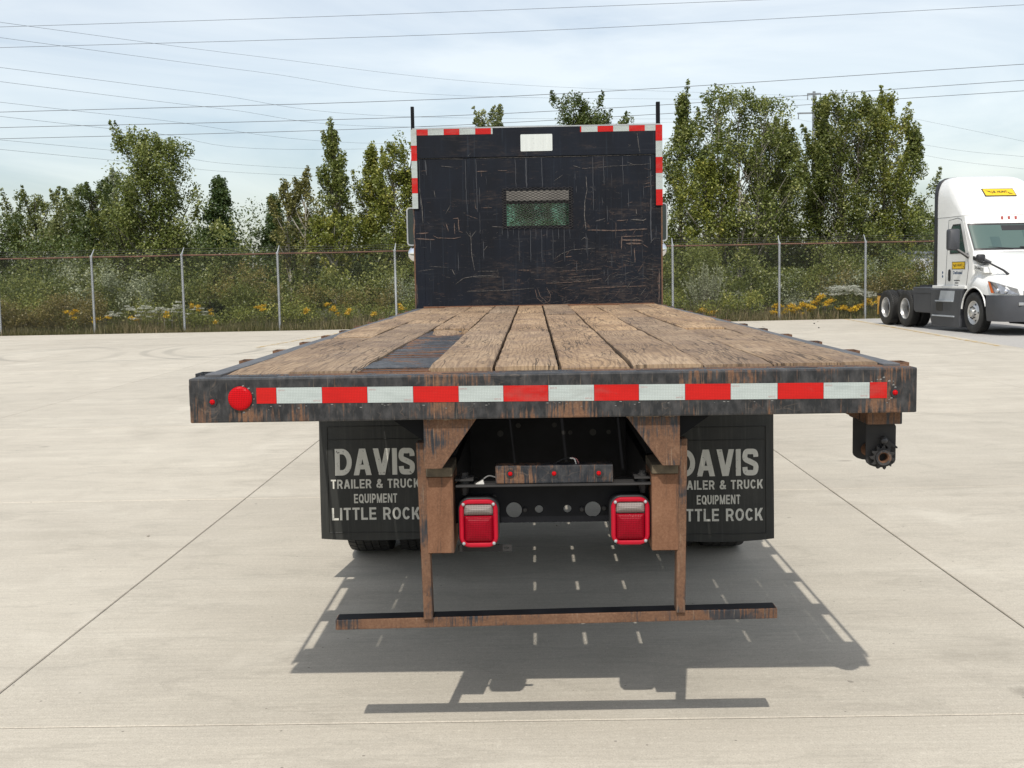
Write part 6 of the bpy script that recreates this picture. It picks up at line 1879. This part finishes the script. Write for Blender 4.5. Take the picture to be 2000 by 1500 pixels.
GOLD = [(8.28, 0.59), (8.71, 0.53), (9.32, 0.48), (9.57, 0.65), (9.74, 0.82), (10.0, 0.74), (8.94, 0.40), (5.82, 0.45), (6.1, 0.35), (11.04, 0.52), (11.38, 0.66), (11.67, 0.73), (8.2, 0.32), (12.1, 0.85), (9.15, 0.62), (10.5, 0.45), (10.8, 0.40),
        (-15.33, 0.98), (-15.1, 0.86), (-14.06, 0.72), (-14.39, 0.55), (-13.2, 0.62), (-12.02, 0.71), (-11.3, 1.08), (-11.0, 0.95), (-10.6, 0.8), (-9.04, 0.88), (-8.81, 0.90), (-7.4, 0.72), (-6.69, 0.96), (-6.45, 0.8), (-6.0, 0.69), (-4.3, 0.82), (-5.2, 0.6)]
ORD = ['leftmost', 'second', 'third', 'fourth', 'fifth', 'sixth', 'seventh', 'eighth', 'ninth', 'tenth', 'eleventh', 'twelfth', 'thirteenth', 'fourteenth', 'fifteenth', 'sixteenth', 'rightmost']
def nth(i, n): return ORD[0] if i == 0 else ('rightmost' if i == n - 1 else ORD[i] + ' from the left')
GOLD.sort()
GL = len([q for q in GOLD if q[0] < 0])
for i, (x, z) in enumerate(GOLD):
    big = x > 0
    side = 'right of the headboard' if big else 'left of the headboard'
    yy = (35.70 if big else 35.05) + 0.15 * math.sin(i * 2.3)
    plant('goldenrod', 'yellow goldenrod behind the fence ' + side + ', ' + nth(i - GL if big else i, len(GOLD) - GL if big else GL), 'flower', x, yy, z + 0.02, 0.17 if big else 0.11, 5 if big else 3, 0.55, 'bloom_gold', 'thicket', 100 + i, 'goldenrods ' + side, 0.052 if big else 0.042, 60 if big else 46, 90, 0.055)
WHITE = [(-13.86, 0.80), (-13.41, 0.98), (-12.71, 1.00), (-12.45, 0.88), (-11.56, 1.08), (-11.92, 0.98), (-12.9, 0.74), (-11.2, 0.92)]
WHITE.sort()
for i, (x, z) in enumerate(WHITE):
    plant('boneset', 'flat topped white flowering weed behind the fence at left, ' + nth(i, len(WHITE)), 'flower', x, 35.15 + 0.15 * math.sin(i * 1.9), z, 0.30, 7, 0.16, 'bloom_white', 'thicket', 300 + i, 'white flowering weeds at left', 0.07, 55, 110, 0.04)
plant('boneset', 'big white flowering clump left of the post by the white tractor', 'flower', 10.65, 36.2, 1.12, 0.95, 40, 0.22, 'bloom_white', 'thicket', 340, None, 0.085, 85, 1800, 0.045)
# silvery willow shrub
def willow(x, y, h, w, seed):
    rg = np.random.default_rng(seed)
    root = empty('willow_shrub', (x, y, -0.07))
    tag(root, 'silvery white willow shrub behind the fence right of the headboard', 'shrub')
    st = MB()
    PL_, D_ = [], []
    for k in range(60):
        tx = rg.normal(0, w * 0.45)
        b = Vector((tx, rg.normal(0, w * 0.25), h * rg.uniform(0.55, 1.0)))
        a = Vector((tx * 0.3, 0, 0))
        st.tube([a, a.lerp(b, 0.6), b], [0.009, 0.006, 0.002], 4, False)
        t = 0.45 + 0.55 * rg.random(55)
        m = np.array(a)[None] + (np.array(b) - np.array(a))[None] * t[:, None]
        PL_.append(m + rg.normal(size=m.shape) * 0.02)
        d = np.array((b - a).normalized())
        D_.append(np.tile(d, (55, 1)) + rg.normal(size=(55, 3)) * 0.35)
    st.build('stem', BARK['grey'], root, normals=False)
    PL_, D_ = np.concatenate(PL_), np.concatenate(D_)
    leaf_object('foliage', PL_, rg.uniform(0.07, 0.14, len(PL_)), 0.45 + 0.5 * rg.random(len(PL_)), LEAF['silver'], root, 0.3, 0.22, D_)
willow(6.15, 37.15, 2.05, 0.85, 9)
for i, (x, z) in enumerate(((-13.2, 0.75), (-12.85, 0.8), (-12.5, 0.7), (-12.3, 0.85), (-12.0, 0.78), (-11.8, 0.7))):
    mb = MB()
    mb.tube([(0, 0, 0), (0.05 * math.sin(i * 3), 0, z * 0.5), (0.12 * math.sin(i * 3 + 1), 0.02, z)], [0.010, 0.008, 0.004], 5)
    o = mb.build('dead_stalk', BARK['pale'])
    o.location = (x, 35.45, -0.07)
    tag(o, 'bleached dead stalk below the white flowers at left, ' + nth(i, 6), 'stalk', 'bleached stalks at left')
